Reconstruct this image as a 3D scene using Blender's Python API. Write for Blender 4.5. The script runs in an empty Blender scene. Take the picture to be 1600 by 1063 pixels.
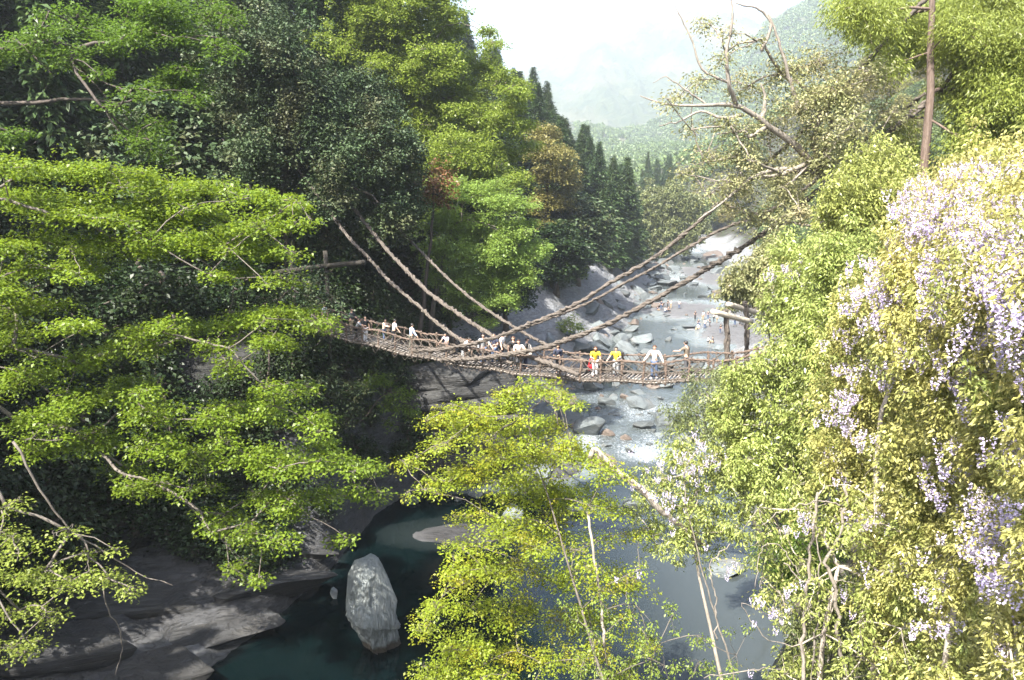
import bpy, math
import numpy as np
from mathutils import Vector

# ------------------------------------------------------------------ basics
scene = bpy.context.scene
COL = scene.collection
F, CU, CV = 1230.0, 800.0, 531.5
PITCH = math.radians(10.6)
CP, SP = math.cos(PITCH), math.sin(PITCH)
CAM = np.array((0.0, 0.0, 23.0))


def ray(u, v):
    x = (u - CU) / F
    y = (CV - v) / F
    return np.array((x, CP + y * SP, -SP + y * CP))


def P(u, v, Y):
    d = ray(u, v)
    return CAM + d * (Y / d[1])


def PZ(u, v, z):
    d = ray(u, v)
    return CAM + d * ((z - CAM[2]) / d[2])


def project(p):
    p = np.asarray(p, float) - CAM
    dep = p[..., 1] * CP - p[..., 2] * SP
    up = p[..., 1] * SP + p[..., 2] * CP
    dep = np.where(dep < 0.1, 0.1, dep)
    return CU + F * p[..., 0] / dep, CV - F * up / dep


def nrm(a):
    a = np.asarray(a, float)
    n = np.linalg.norm(a, axis=-1, keepdims=True)
    return a / np.where(n < 1e-9, 1, n)


def _hash(ix, iy, iz, seed):
    h = (ix * 374761393 + iy * 668265263 + iz * 2147483647 + seed * 974711) & 0xFFFFFFFF
    h = ((h ^ (h >> 13)) * 1274126177) & 0xFFFFFFFF
    h = h ^ (h >> 16)
    return (h & 0xFFFFFF) / float(0xFFFFFF)


def vnoise(p, seed=0):
    p = np.asarray(p, float)
    i = np.floor(p).astype(np.int64)
    f = p - i
    f = f * f * (3 - 2 * f)
    out = 0
    for dx in (0, 1):
        wx = f[..., 0] if dx else 1 - f[..., 0]
        for dy in (0, 1):
            wy = f[..., 1] if dy else 1 - f[..., 1]
            for dz in (0, 1):
                wz = f[..., 2] if dz else 1 - f[..., 2]
                out = out + wx * wy * wz * _hash(i[..., 0] + dx, i[..., 1] + dy, i[..., 2] + dz, seed)
    return out * 2 - 1


def fbm(p, octv=4, seed=0, gain=0.5):
    p = np.asarray(p, float)
    a, s, o = 1.0, 0.0, 0
    for k in range(octv):
        o = o + a * vnoise(p * (2.03 ** k) + 17.3 * k, seed + k)
        s += a
        a *= gain
    return o / s


def catmull(pts, n):
    pts = np.asarray(pts, float)
    if len(pts) == 2:
        t = np.linspace(0, 1, n)[:, None]
        return pts[0] * (1 - t) + pts[1] * t
    seg = np.linalg.norm(np.diff(pts[:, :3], axis=0), axis=1)
    s = np.concatenate(([0], np.cumsum(seg)))
    q = np.linspace(0, s[-1], n)
    k = np.clip(np.searchsorted(s, q, side='right') - 1, 0, len(pts) - 2)
    t = ((q - s[k]) / np.maximum(seg[k], 1e-9))[:, None]
    p1, p2 = pts[k], pts[k + 1]
    p0 = np.where((k == 0)[:, None], 2 * p1 - p2, pts[np.maximum(k - 1, 0)])
    p3 = np.where((k == len(pts) - 2)[:, None], 2 * p2 - p1, pts[np.minimum(k + 2, len(pts) - 1)])
    return 0.5 * ((2 * p1) + (p2 - p0) * t + (2 * p0 - 5 * p1 + 4 * p2 - p3) * t * t + (3 * p1 - 3 * p2 + p3 - p0) * t ** 3)


class MB:
    """collects vertices and faces for ONE mesh object"""

    def __init__(self):
        self.v, self.q, self.t, self.n = [], [], [], 0
        self.mq, self.mt = [], []

    def add(self, v, quads=None, tris=None, mat=0):
        v = np.asarray(v, np.float32)
        if quads is not None and len(quads):
            self.q.append(np.asarray(quads, np.int64) + self.n)
            self.mq.append(np.full(len(quads), mat, np.int32))
        if tris is not None and len(tris):
            self.t.append(np.asarray(tris, np.int64) + self.n)
            self.mt.append(np.full(len(tris), mat, np.int32))
        self.v.append(v)
        self.n += len(v)

    def tube(self, path, rad, sides=6, caps=True, mat=0):
        path = np.asarray(path, float)
        n = len(path)
        rad = np.broadcast_to(np.asarray(rad, float), (n,))
        tg = nrm(np.gradient(path, axis=0))
        m = np.abs(tg.mean(0))
        ref = np.eye(3)[int(np.argmin(m))]
        a = nrm(np.cross(tg, ref))
        b = np.cross(tg, a)
        th = np.linspace(0, 2 * math.pi, sides, endpoint=False)
        ring = path[:, None, :] + rad[:, None, None] * (np.cos(th)[None, :, None] * a[:, None, :] + np.sin(th)[None, :, None] * b[:, None, :])
        v = ring.reshape(-1, 3)
        i = np.arange(n - 1)[:, None] * sides
        j = np.arange(sides)[None, :]
        jn = (j + 1) % sides
        q = np.stack((i + j, i + jn, i + sides + jn, i + sides + j), -1).reshape(-1, 4)
        tri = None
        if caps:
            v = np.vstack((v, path[0], path[-1]))
            k = np.arange(sides)
            kn = (k + 1) % sides
            c0, c1 = n * sides, n * sides + 1
            tri = np.vstack((np.stack((np.full(sides, c0), kn, k), -1),
                             np.stack((np.full(sides, c1), (n - 1) * sides + k, (n - 1) * sides + kn), -1)))
        self.add(v, q, tri, mat)

    def rope(self, path, r, rng, strands=3, pitch=0.9, jit=0.25, sides=5, mat=0):
        path = np.asarray(path, float)
        n = len(path)
        tg = nrm(np.gradient(path, axis=0))
        ref = np.array((0.1, 0.2, 1.0))
        a = nrm(np.cross(tg, ref))
        b = np.cross(tg, a)
        s = np.concatenate(([0], np.cumsum(np.linalg.norm(np.diff(path, axis=0), axis=1))))
        for k in range(strands):
            w = np.cumsum(rng.normal(0, 1, n))
            w = w - np.linspace(w[0], w[-1], n)
            w = w / (np.abs(w).max() + 1e-6)
            ph = 2 * math.pi * (k / strands + s / pitch) + 0.8 * w
            rr = r * (0.62 + jit * rng.uniform(-1, 1, n) * 0.7)
            p = path + (np.cos(ph) * rr)[:, None] * a + (np.sin(ph) * rr)[:, None] * b
            self.tube(p, r * (0.56 + jit * 0.6 * rng.uniform(-1, 1, n)), sides, True, mat)

    def box(self, c, ax, ay, az, mat=0):
        c, ax, ay, az = (np.asarray(q, float) for q in (c, ax, ay, az))
        v = [c + sx * ax + sy * ay + sz * az for sz in (-1, 1) for sy in (-1, 1) for sx in (-1, 1)]
        q = [(0, 2, 3, 1), (4, 5, 7, 6), (0, 1, 5, 4), (2, 6, 7, 3), (0, 4, 6, 2), (1, 3, 7, 5)]
        self.add(v, q, None, mat)

    def blob(self, c, r, mat=0, sub=2):
        v, t = ico(sub)
        self.add(v * np.asarray(r, float) + np.asarray(c, float), None, t, mat)

    def leaves(self, c, axis, normal, L, W, fold=0.12, mat=0):
        c = np.asarray(c, float)
        N = len(c)
        L = np.broadcast_to(np.asarray(L, float), (N,))[:, None]
        W = np.broadcast_to(np.asarray(W, float), (N,))[:, None]
        axis = nrm(axis)
        side = nrm(np.cross(axis, normal))
        nn = np.cross(side, axis)
        m = c + axis * L * 0.45 + nn * L * fold
        v = np.stack((c, m + side * W * 0.5, c + axis * L - nn * L * fold * 0.6, m - side * W * 0.5), 1).reshape(-1, 3)
        q = (np.arange(N)[:, None] * 4 + np.arange(4)[None, :])
        self.add(v, q, None, mat)

    def mesh(self, name, mats, smooth=False):
        me = bpy.data.meshes.new(name)
        v = np.concatenate(self.v) if self.v else np.zeros((0, 3), np.float32)
        nq = sum(len(x) for x in self.q)
        nt = sum(len(x) for x in self.t)
        me.vertices.add(len(v))
        me.vertices.foreach_set('co', v.astype(np.float32).ravel())
        idx, mi = [], []
        if nq:
            idx.append(np.concatenate(self.q).ravel())
            mi += self.mq
        if nt:
            idx.append(np.concatenate(self.t).ravel())
            mi += self.mt
        idx = np.concatenate(idx).astype(np.int32)
        me.loops.add(len(idx))
        me.loops.foreach_set('vertex_index', idx)
        me.polygons.add(nq + nt)
        st = np.concatenate((np.arange(nq) * 4, nq * 4 + np.arange(nt) * 3)).astype(np.int32)
        me.polygons.foreach_set('loop_start', st)
        me.polygons.foreach_set('material_index', np.concatenate(mi).astype(np.int32))
        if smooth:
            me.polygons.foreach_set('use_smooth', np.ones(nq + nt, bool))
        for m in (mats if isinstance(mats, (list, tuple)) else [mats]):
            me.materials.append(m)
        me.update(calc_edges=True)
        return me

    def build(self, name, mats, parent=None, smooth=False):
        o = bpy.data.objects.new(name, self.mesh(name, mats, smooth))
        COL.objects.link(o)
        if parent is not None:
            o.parent = parent
        return o


_ICO = {}


def ico(sub):
    if sub in _ICO:
        return _ICO[sub]
    import bmesh
    bm = bmesh.new()
    bmesh.ops.create_icosphere(bm, subdivisions=sub, radius=1.0)
    bm.verts.ensure_lookup_table()
    v = np.array([w.co[:] for w in bm.verts])
    t = np.array([[w.index for w in f.verts] for f in bm.faces])
    bm.free()
    _ICO[sub] = (v, t)
    return v, t


def tag(o, label=None, cat=None, group=None, kind=None):
    if label:
        o['label'] = label
    if cat:
        o['category'] = cat
    if group:
        o['group'] = group
    if kind:
        o['kind'] = kind
    return o


def empty(name, loc=(0, 0, 0)):
    o = bpy.data.objects.new(name, None)
    o.empty_display_size = 0.3
    o.location = Vector(loc)
    COL.objects.link(o)
    return o


def copy_tree(o, parent=None):
    c = o.copy()
    COL.objects.link(c)
    c.parent = parent
    for ch in list(o.children):
        copy_tree(ch, c)
    return c


# ------------------------------------------------------------------ materials
def new_mat(name):
    m = bpy.data.materials.new(name)
    m.use_nodes = True
    nt = m.node_tree
    nt.nodes.clear()
    out = nt.nodes.new('ShaderNodeOutputMaterial')
    return m, nt, out


def N(nt, typ, **kw):
    n = nt.nodes.new(typ)
    for k, v in kw.items():
        if k in n.inputs:
            n.inputs[k].default_value = v
        else:
            setattr(n, k, v)
    return n


def rgba(c):
    return (c[0], c[1], c[2], 1.0)


def mixc(nt, fac, a, b, mode='MIX'):
    n = nt.nodes.new('ShaderNodeMix')
    n.data_type = 'RGBA'
    n.blend_type = mode
    for sock, val in ((n.inputs[0], fac), (n.inputs[6], a), (n.inputs[7], b)):
        if hasattr(val, 'links'):
            nt.links.new(val, sock)
        else:
            sock.default_value = rgba(val) if isinstance(val, tuple) else val
    return n.outputs[2]


def ramp(nt, src, p0, p1, a=0.0, b=1.0):
    n = nt.nodes.new('ShaderNodeMapRange')
    n.inputs['From Min'].default_value = p0
    n.inputs['From Max'].default_value = p1
    n.inputs['To Min'].default_value = a
    n.inputs['To Max'].default_value = b
    nt.links.new(src, n.inputs['Value'])
    return n.outputs['Result']


def coords(nt, scale=(1, 1, 1), rot=(0, 0, 0), kind='Object'):
    tc = nt.nodes.new('ShaderNodeTexCoord')
    mp = nt.nodes.new('ShaderNodeMapping')
    mp.inputs['Scale'].default_value = scale
    mp.inputs['Rotation'].default_value = rot
    nt.links.new(tc.outputs[kind], mp.inputs['Vector'])
    return mp.outputs['Vector']


def noise(nt, vec, scale, detail=4, rough=0.55, dist=0.0):
    n = nt.nodes.new('ShaderNodeTexNoise')
    n.inputs['Scale'].default_value = scale
    n.inputs['Detail'].default_value = detail
    n.inputs['Roughness'].default_value = rough
    n.inputs['Distortion'].default_value = dist
    if vec is not None:
        nt.links.new(vec, n.inputs['Vector'])
    return n.outputs['Fac']


def leaf_mat(name, c1, c2, trans=0.35, tcol=None, rough=0.45, c3=None, patch=0.35):
    m, nt, out = new_mat(name)
    geo = nt.nodes.new('ShaderNodeNewGeometry')
    rnd = geo.outputs['Random Per Island']
    col = mixc(nt, rnd, c1, c2)
    if c3 is not None:
        col = mixc(nt, ramp(nt, noise(nt, coords(nt, kind='Generated'), 7, 2), 0.5, 0.68), col, c3)
    oi = nt.nodes.new('ShaderNodeObjectInfo')
    hv = nt.nodes.new('ShaderNodeHueSaturation')
    nt.links.new(col, hv.inputs['Color'])
    nt.links.new(ramp(nt, oi.outputs['Random'], 0, 1, 0.487, 0.515), hv.inputs['Hue'])
    pn = noise(nt, coords(nt), patch, 3)
    nt.links.new(ramp(nt, pn, 0.3, 0.7, 0.72, 1.2), hv.inputs['Value'])
    col = hv.outputs['Color']
    bs = N(nt, 'ShaderNodeBsdfPrincipled', Roughness=rough)
    bs.inputs['Specular IOR Level'].default_value = 0.35
    nt.links.new(col, bs.inputs['Base Color'])
    tr = nt.nodes.new('ShaderNodeBsdfTranslucent')
    if tcol:
        nt.links.new(mixc(nt, 0.6, col, tcol), tr.inputs['Color'])
    else:
        nt.links.new(col, tr.inputs['Color'])
    mx = nt.nodes.new('ShaderNodeMixShader')
    mx.inputs[0].default_value = trans
    nt.links.new(bs.outputs[0], mx.inputs[1])
    nt.links.new(tr.outputs[0], mx.inputs[2])
    nt.links.new(mx.outputs[0], out.inputs['Surface'])
    return m


def bark_mat(name, c1, c2, scale=3.0, bump=0.5, stretch=(1, 1, 0.25)):
    m, nt, out = new_mat(name)
    v = coords(nt, stretch)
    n1 = noise(nt, v, scale * 4, 6, 0.65, 0.6)
    n2 = noise(nt, coords(nt), scale * 0.6, 3)
    col = mixc(nt, ramp(nt, n1, 0.3, 0.7), c1, c2)
    col = mixc(nt, ramp(nt, n2, 0.45, 0.75, 0, 0.55), col, tuple(0.55 * x for x in c1))
    bs = N(nt, 'ShaderNodeBsdfPrincipled', Roughness=0.85)
    nt.links.new(col, bs.inputs['Base Color'])
    bp = nt.nodes.new('ShaderNodeBump')
    bp.inputs['Strength'].default_value = bump
    bp.inputs['Distance'].default_value = 0.05
    nt.links.new(n1, bp.inputs['Height'])
    nt.links.new(bp.outputs[0], bs.inputs['Normal'])
    nt.links.new(bs.outputs[0], out.inputs['Surface'])
    return m


def rock_nodes(nt, c1, c2, c3, stretch, rot, scale, bump, cs=(0.6, 0.6, 2.2)):
    v = coords(nt, stretch, rot)
    n1 = noise(nt, v, scale, 8, 0.62, 0.5)
    n2 = noise(nt, coords(nt), scale * 0.35, 5, 0.6)
    n3 = noise(nt, coords(nt, tuple(x * y for x, y in zip(stretch, cs)), rot), scale * 1.7, 6, 0.7, 1.2)
    crack = ramp(nt, n3, 0.36, 0.44)
    col = mixc(nt, ramp(nt, n1, 0.32, 0.68), c1, c2)
    col = mixc(nt, ramp(nt, n2, 0.5, 0.72), col, c3)
    col = mixc(nt, ramp(nt, n3, 0.34, 0.42, 0.65, 0.0), col, tuple(0.35 * x for x in c1))
    h = nt.nodes.new('ShaderNodeMath')
    h.operation = 'MULTIPLY_ADD'
    nt.links.new(crack, h.inputs[0])
    h.inputs[1].default_value = 0.25
    nt.links.new(n1, h.inputs[2])
    bp = nt.nodes.new('ShaderNodeBump')
    bp.inputs['Strength'].default_value = bump
    bp.inputs['Distance'].default_value = 0.28
    nt.links.new(h.outputs[0], bp.inputs['Height'])
    return col, bp.outputs[0]


def rock_mat(name, c1, c2, c3, stretch=(1, 1, 2.5), rot=(0.3, 0.2, 0), scale=1.6, bump=0.6, rough=0.75, wet=None, cs=(0.6, 0.6, 2.2)):
    m, nt, out = new_mat(name)
    col, nr = rock_nodes(nt, c1, c2, c3, stretch, rot, scale, bump, cs)
    oi = nt.nodes.new('ShaderNodeObjectInfo')
    hv = nt.nodes.new('ShaderNodeHueSaturation')
    nt.links.new(col, hv.inputs['Color'])
    nt.links.new(ramp(nt, oi.outputs['Random'], 0, 1, 0.6, 1.2), hv.inputs['Value'])
    fin = hv.outputs[0]
    if wet is not None:
        sx = nt.nodes.new('ShaderNodeSeparateXYZ')
        nt.links.new(coords(nt), sx.inputs[0])
        ad = nt.nodes.new('ShaderNodeMath')
        ad.operation = 'MULTIPLY_ADD'
        nt.links.new(noise(nt, coords(nt), 2.5, 4), ad.inputs[0])
        ad.inputs[1].default_value = 0.5
        nt.links.new(sx.outputs['Z'], ad.inputs[2])
        fin = mixc(nt, ramp(nt, ad.outputs[0], wet, wet + 0.18), (0.045, 0.036, 0.026), fin)
    bs = N(nt, 'ShaderNodeBsdfPrincipled', Roughness=rough)
    nt.links.new(fin, bs.inputs['Base Color'])
    nt.links.new(nr, bs.inputs['Normal'])
    nt.links.new(bs.outputs[0], out.inputs['Surface'])
    return m


def plain(name, c, rough=0.8, var=0.15):
    m, nt, out = new_mat(name)
    n1 = noise(nt, coords(nt), 9, 3)
    col = mixc(nt, n1, tuple(x * (1 - var) for x in c), tuple(min(1, x * (1 + var)) for x in c))
    bs = N(nt, 'ShaderNodeBsdfPrincipled', Roughness=rough)
    nt.links.new(col, bs.inputs['Base Color'])
    nt.links.new(bs.outputs[0], out.inputs['Surface'])
    return m


LIME = leaf_mat('maple_leaf_lime', (0.1080, 0.1620, 0.0144), (0.1710, 0.2205, 0.0216), 0.42, (0.30, 0.40, 0.03))
LIMEB = leaf_mat('maple_leaf_fresh', (0.165, 0.235, 0.045), (0.245, 0.320, 0.075), 0.42, (0.34, 0.44, 0.08))
LIME_MID = leaf_mat('maple_leaf_mid', (0.1380, 0.1950, 0.0331), (0.2070, 0.2594, 0.0478), 0.40, (0.25, 0.36, 0.04))
YELLOWG = leaf_mat('maple_leaf_yellow', (0.160, 0.230, 0.018), (0.235, 0.305, 0.032), 0.42, (0.40, 0.40, 0.03), c3=(0.26, 0.25, 0.02))
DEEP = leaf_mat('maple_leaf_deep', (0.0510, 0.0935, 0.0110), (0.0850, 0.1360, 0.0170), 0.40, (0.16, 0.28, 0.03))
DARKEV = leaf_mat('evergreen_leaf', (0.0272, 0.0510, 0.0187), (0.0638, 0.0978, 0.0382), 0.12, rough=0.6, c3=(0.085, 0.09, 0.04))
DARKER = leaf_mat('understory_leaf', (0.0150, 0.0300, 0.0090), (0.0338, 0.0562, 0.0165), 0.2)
CEDARL = leaf_mat('cedar_needle', (0.0310, 0.0600, 0.0186), (0.0673, 0.1035, 0.0331), 0.15)
CEDARB = leaf_mat('cedar_needle_bright', (0.150, 0.180, 0.030), (0.245, 0.270, 0.055), 0.35, (0.36, 0.40, 0.07))
OLIVE = leaf_mat('olive_leaf', (0.175, 0.190, 0.078), (0.300, 0.300, 0.145), 0.3, (0.38, 0.38, 0.16), c3=(0.29, 0.25, 0.14))
BRIGHTB = leaf_mat('shrub_leaf_bright', (0.190, 0.235, 0.055), (0.385, 0.410, 0.135), 0.35, (0.50, 0.51, 0.15), rough=0.3)
GOLD = leaf_mat('shrub_leaf_gold', (0.250, 0.255, 0.070), (0.480, 0.450, 0.165), 0.35, (0.58, 0.54, 0.17), rough=0.3, c3=(0.21, 0.26, 0.075))
GREYG = leaf_mat('shrub_leaf_greygreen', (0.100, 0.125, 0.045), (0.180, 0.190, 0.075), 0.3)
RUST = leaf_mat('rust_leaf', (0.120, 0.055, 0.025), (0.190, 0.095, 0.040), 0.3)
BUFF = leaf_mat('buff_leaf', (0.155, 0.150, 0.040), (0.235, 0.210, 0.070), 0.35)
FARG = leaf_mat('far_leaf', (0.085, 0.130, 0.040), (0.150, 0.190, 0.070), 0.3)
PETAL = leaf_mat('wisteria_petal', (0.58, 0.49, 0.74), (0.80, 0.73, 0.88), 0.35, rough=0.6)
BARK = bark_mat('bark_grey', (0.075, 0.062, 0.052), (0.17, 0.148, 0.125))
BARKM = bark_mat('bark_mottled', (0.13, 0.11, 0.09), (0.30, 0.265, 0.225))
SHADEW = bark_mat('log_painted_shade', (0.018, 0.015, 0.011), (0.042, 0.036, 0.026))  # shade of the bridge's left end put into the log colour
BARKD = bark_mat('bark_dark', (0.045, 0.036, 0.030), (0.10, 0.080, 0.065))
BARKP = bark_mat('bark_pale', (0.26, 0.22, 0.18), (0.44, 0.39, 0.33), 4)
BARKC = bark_mat('bark_cedar', (0.0650, 0.0403, 0.0292), (0.1755, 0.1300, 0.1040), 3, 0.8, (1, 1, 0.12))
VINE = bark_mat('vine_rope', (0.050, 0.041, 0.034), (0.155, 0.130, 0.108), 5, 0.8, (1, 1, 1))
VINER = bark_mat('vine_rope_rail', (0.075, 0.052, 0.039), (0.195, 0.142, 0.110), 5, 0.8, (1, 1, 1))
SLAT = bark_mat('slat_wood', (0.20, 0.17, 0.15), (0.40, 0.36, 0.32), 3, 0.5, (1, 1, 1))
LOGW = bark_mat('peeled_log', (0.42, 0.36, 0.28), (0.58, 0.52, 0.43), 2, 0.3)
BOARD = bark_mat('old_board', (0.11, 0.095, 0.075), (0.19, 0.17, 0.14), 2, 0.4, (1, 1, 0.2))
ROCK = rock_mat('boulder_rock', (0.0600, 0.0720, 0.0736), (0.1320, 0.1480, 0.1520), (0.13, 0.127, 0.118))
ROCKB = rock_mat('boulder_rock_brown', (0.085, 0.065, 0.052), (0.15, 0.12, 0.10), (0.10, 0.095, 0.08))
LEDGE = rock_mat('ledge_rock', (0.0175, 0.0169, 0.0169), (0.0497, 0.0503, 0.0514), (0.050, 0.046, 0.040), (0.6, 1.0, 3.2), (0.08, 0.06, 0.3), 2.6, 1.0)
PILLAR = rock_mat('pillar_rock', (0.26, 0.29, 0.285), (0.40, 0.435, 0.43), (0.32, 0.34, 0.325), (2.2, 2.2, 0.35), (0.1, 0.15, 0), 3.6, 0.9, wet=0.6, cs=(0.7, 0.7, 0.45))
CLIFF = rock_mat('cliff_rock', (0.0224, 0.0224, 0.0224), (0.0496, 0.0496, 0.0480), (0.042, 0.039, 0.036), (0.5, 0.5, 3.0), (0.05, 0.06, 0), 1.2, 0.9)  # shade beneath the bridge put into this rock colour


def terrain_mat():
    m, nt, out = new_mat('terrain_rock_and_soil')
    col, nr = rock_nodes(nt, (0.10, 0.105, 0.11), (0.21, 0.215, 0.225), (0.15, 0.145, 0.135), (0.35, 0.8, 2.2), (0.5, 0.45, 0.5), 1.7, 1.0)
    at = nt.nodes.new('ShaderNodeAttribute')
    at.attribute_name = 'soil'
    soiln = noise(nt, coords(nt), 1.3, 6, 0.65)
    soil = mixc(nt, ramp(nt, soiln, 0.35, 0.65), (0.014, 0.012, 0.008), (0.035, 0.030, 0.016))
    moss = mixc(nt, ramp(nt, noise(nt, coords(nt), 0.5, 5, 0.7), 0.48, 0.6), soil, (0.028, 0.042, 0.012))
    g = nt.nodes.new('ShaderNodeAttribute')
    g.attribute_name = 'gravel'
    gr = nt.nodes.new('ShaderNodeTexVoronoi')
    gr.inputs['Scale'].default_value = 9
    nt.links.new(coords(nt), gr.inputs['Vector'])
    grc = mixc(nt, gr.outputs['Distance'], (0.13, 0.13, 0.13), (0.045, 0.045, 0.05))
    col = mixc(nt, g.outputs['Fac'], col, grc)
    col = mixc(nt, at.outputs['Fac'], col, moss)
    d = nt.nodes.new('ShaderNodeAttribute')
    d.attribute_name = 'dark'  # dark rock tone of the left bank with painted shade
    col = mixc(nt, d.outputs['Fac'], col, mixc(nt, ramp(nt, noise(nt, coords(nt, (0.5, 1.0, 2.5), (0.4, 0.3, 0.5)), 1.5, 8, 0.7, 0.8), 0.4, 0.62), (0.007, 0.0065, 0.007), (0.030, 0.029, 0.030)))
    bs = N(nt, 'ShaderNodeBsdfPrincipled', Roughness=0.8)
    nt.links.new(col, bs.inputs['Base Color'])
    nt.links.new(nr, bs.inputs['Normal'])
    nt.links.new(bs.outputs[0], out.inputs['Surface'])
    return m


def water_mat():
    m, nt, out = new_mat('river_water')
    f = nt.nodes.new('ShaderNodeAttribute')
    f.attribute_name = 'foam'
    v = coords(nt, (1, 0.55, 1), (0, 0, 0.35))
    n1 = noise(nt, v, 1.6, 6, 0.6, 0.6)
    n2 = noise(nt, v, 5.5, 5, 0.6, 0.8)
    fm = nt.nodes.new('ShaderNodeMath')
    fm.operation = 'ADD'
    nt.links.new(f.outputs['Fac'], fm.inputs[0])
    nt.links.new(ramp(nt, n2, 0, 1, -0.95, -0.02), fm.inputs[1])
    foam = ramp(nt, fm.outputs[0], 0.0, 0.5)
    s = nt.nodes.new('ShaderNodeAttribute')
    s.attribute_name = 'shallow_and_sky'
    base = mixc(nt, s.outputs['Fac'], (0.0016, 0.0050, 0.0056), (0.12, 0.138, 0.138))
    base = mixc(nt, foam, base, (0.42, 0.46, 0.50))
    bs = N(nt, 'ShaderNodeBsdfPrincipled', IOR=1.33)
    nt.links.new(base, bs.inputs['Base Color'])
    nt.links.new(ramp(nt, foam, 0, 1, 0.04, 0.6), bs.inputs['Roughness'])
    r = nt.nodes.new('ShaderNodeAttribute')
    r.attribute_name = 'rough'
    bp = nt.nodes.new('ShaderNodeBump')
    bp.inputs['Distance'].default_value = 0.25
    nt.links.new(r.outputs['Fac'], bp.inputs['Strength'])
    nt.links.new(n1, bp.inputs['Height'])
    bp2 = nt.nodes.new('ShaderNodeBump')
    bp2.inputs['Distance'].default_value = 0.02
    bp2.inputs['Strength'].default_value = 0.10
    nt.links.new(noise(nt, coords(nt), 3.0, 4), bp2.inputs['Height'])
    nt.links.new(bp.outputs[0], bp2.inputs['Normal'])
    nt.links.new(bp2.outputs[0], bs.inputs['Normal'])
    nt.links.new(bs.outputs[0], out.inputs['Surface'])
    return m


TERR = terrain_mat()
WATER = water_mat()

# ------------------------------------------------------------------ terrain
YK = np.array([-120, -60, 15, 25, 35, 44, 50, 55, 60, 66, 72, 85, 100, 130, 180, 239, 268, 300, 350, 450, 700, 1000], float)
LK = np.array([-20, -17, -16, -16, -15, -11.5, -11, -9.5, -7, -2, 2.5, 6.5, 11, 20, 32, 38, 41, 36, 8, -60, -260, -500], float)
RK = np.array([6, 3, 3, 5, 13, 16.5, 17.5, 17.5, 17.5, 17.5, 18, 21, 27, 42, 53, 64, 63, 60, 34, -30, -225, -460], float)
ZY = np.array([-200, 57, 62, 68, 85, 130, 180, 239, 268, 400, 1000], float)
ZW = np.array([0, 0, 0.15, 0.6, 1.0, 2.0, 3.0, 4.0, 5.0, 8.0, 18.0], float)


def sm(y, a, b):
    t = np.clip((y - a) / (b - a), 0, 1)
    return t * t * (3 - 2 * t)


def edge_l(y):
    return np.interp(y, YK, LK)


def edge_r(y):
    return np.interp(y, YK, RK)


def zwat(y):
    return np.interp(y, ZY, ZW)


BARS = [(-3.0, 50.6, 3.2, 1.5, 0.14), (30.5, 141, 8, 8, 0.25), (37, 118, 8, 10, 0.3), (43, 132, 7, 14, 0.35), (-1.5, 64, 7, 5, 0.55), (48, 190, 6, 20, 0.3), (36, 205, 4, 14, 0.3)]


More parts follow.
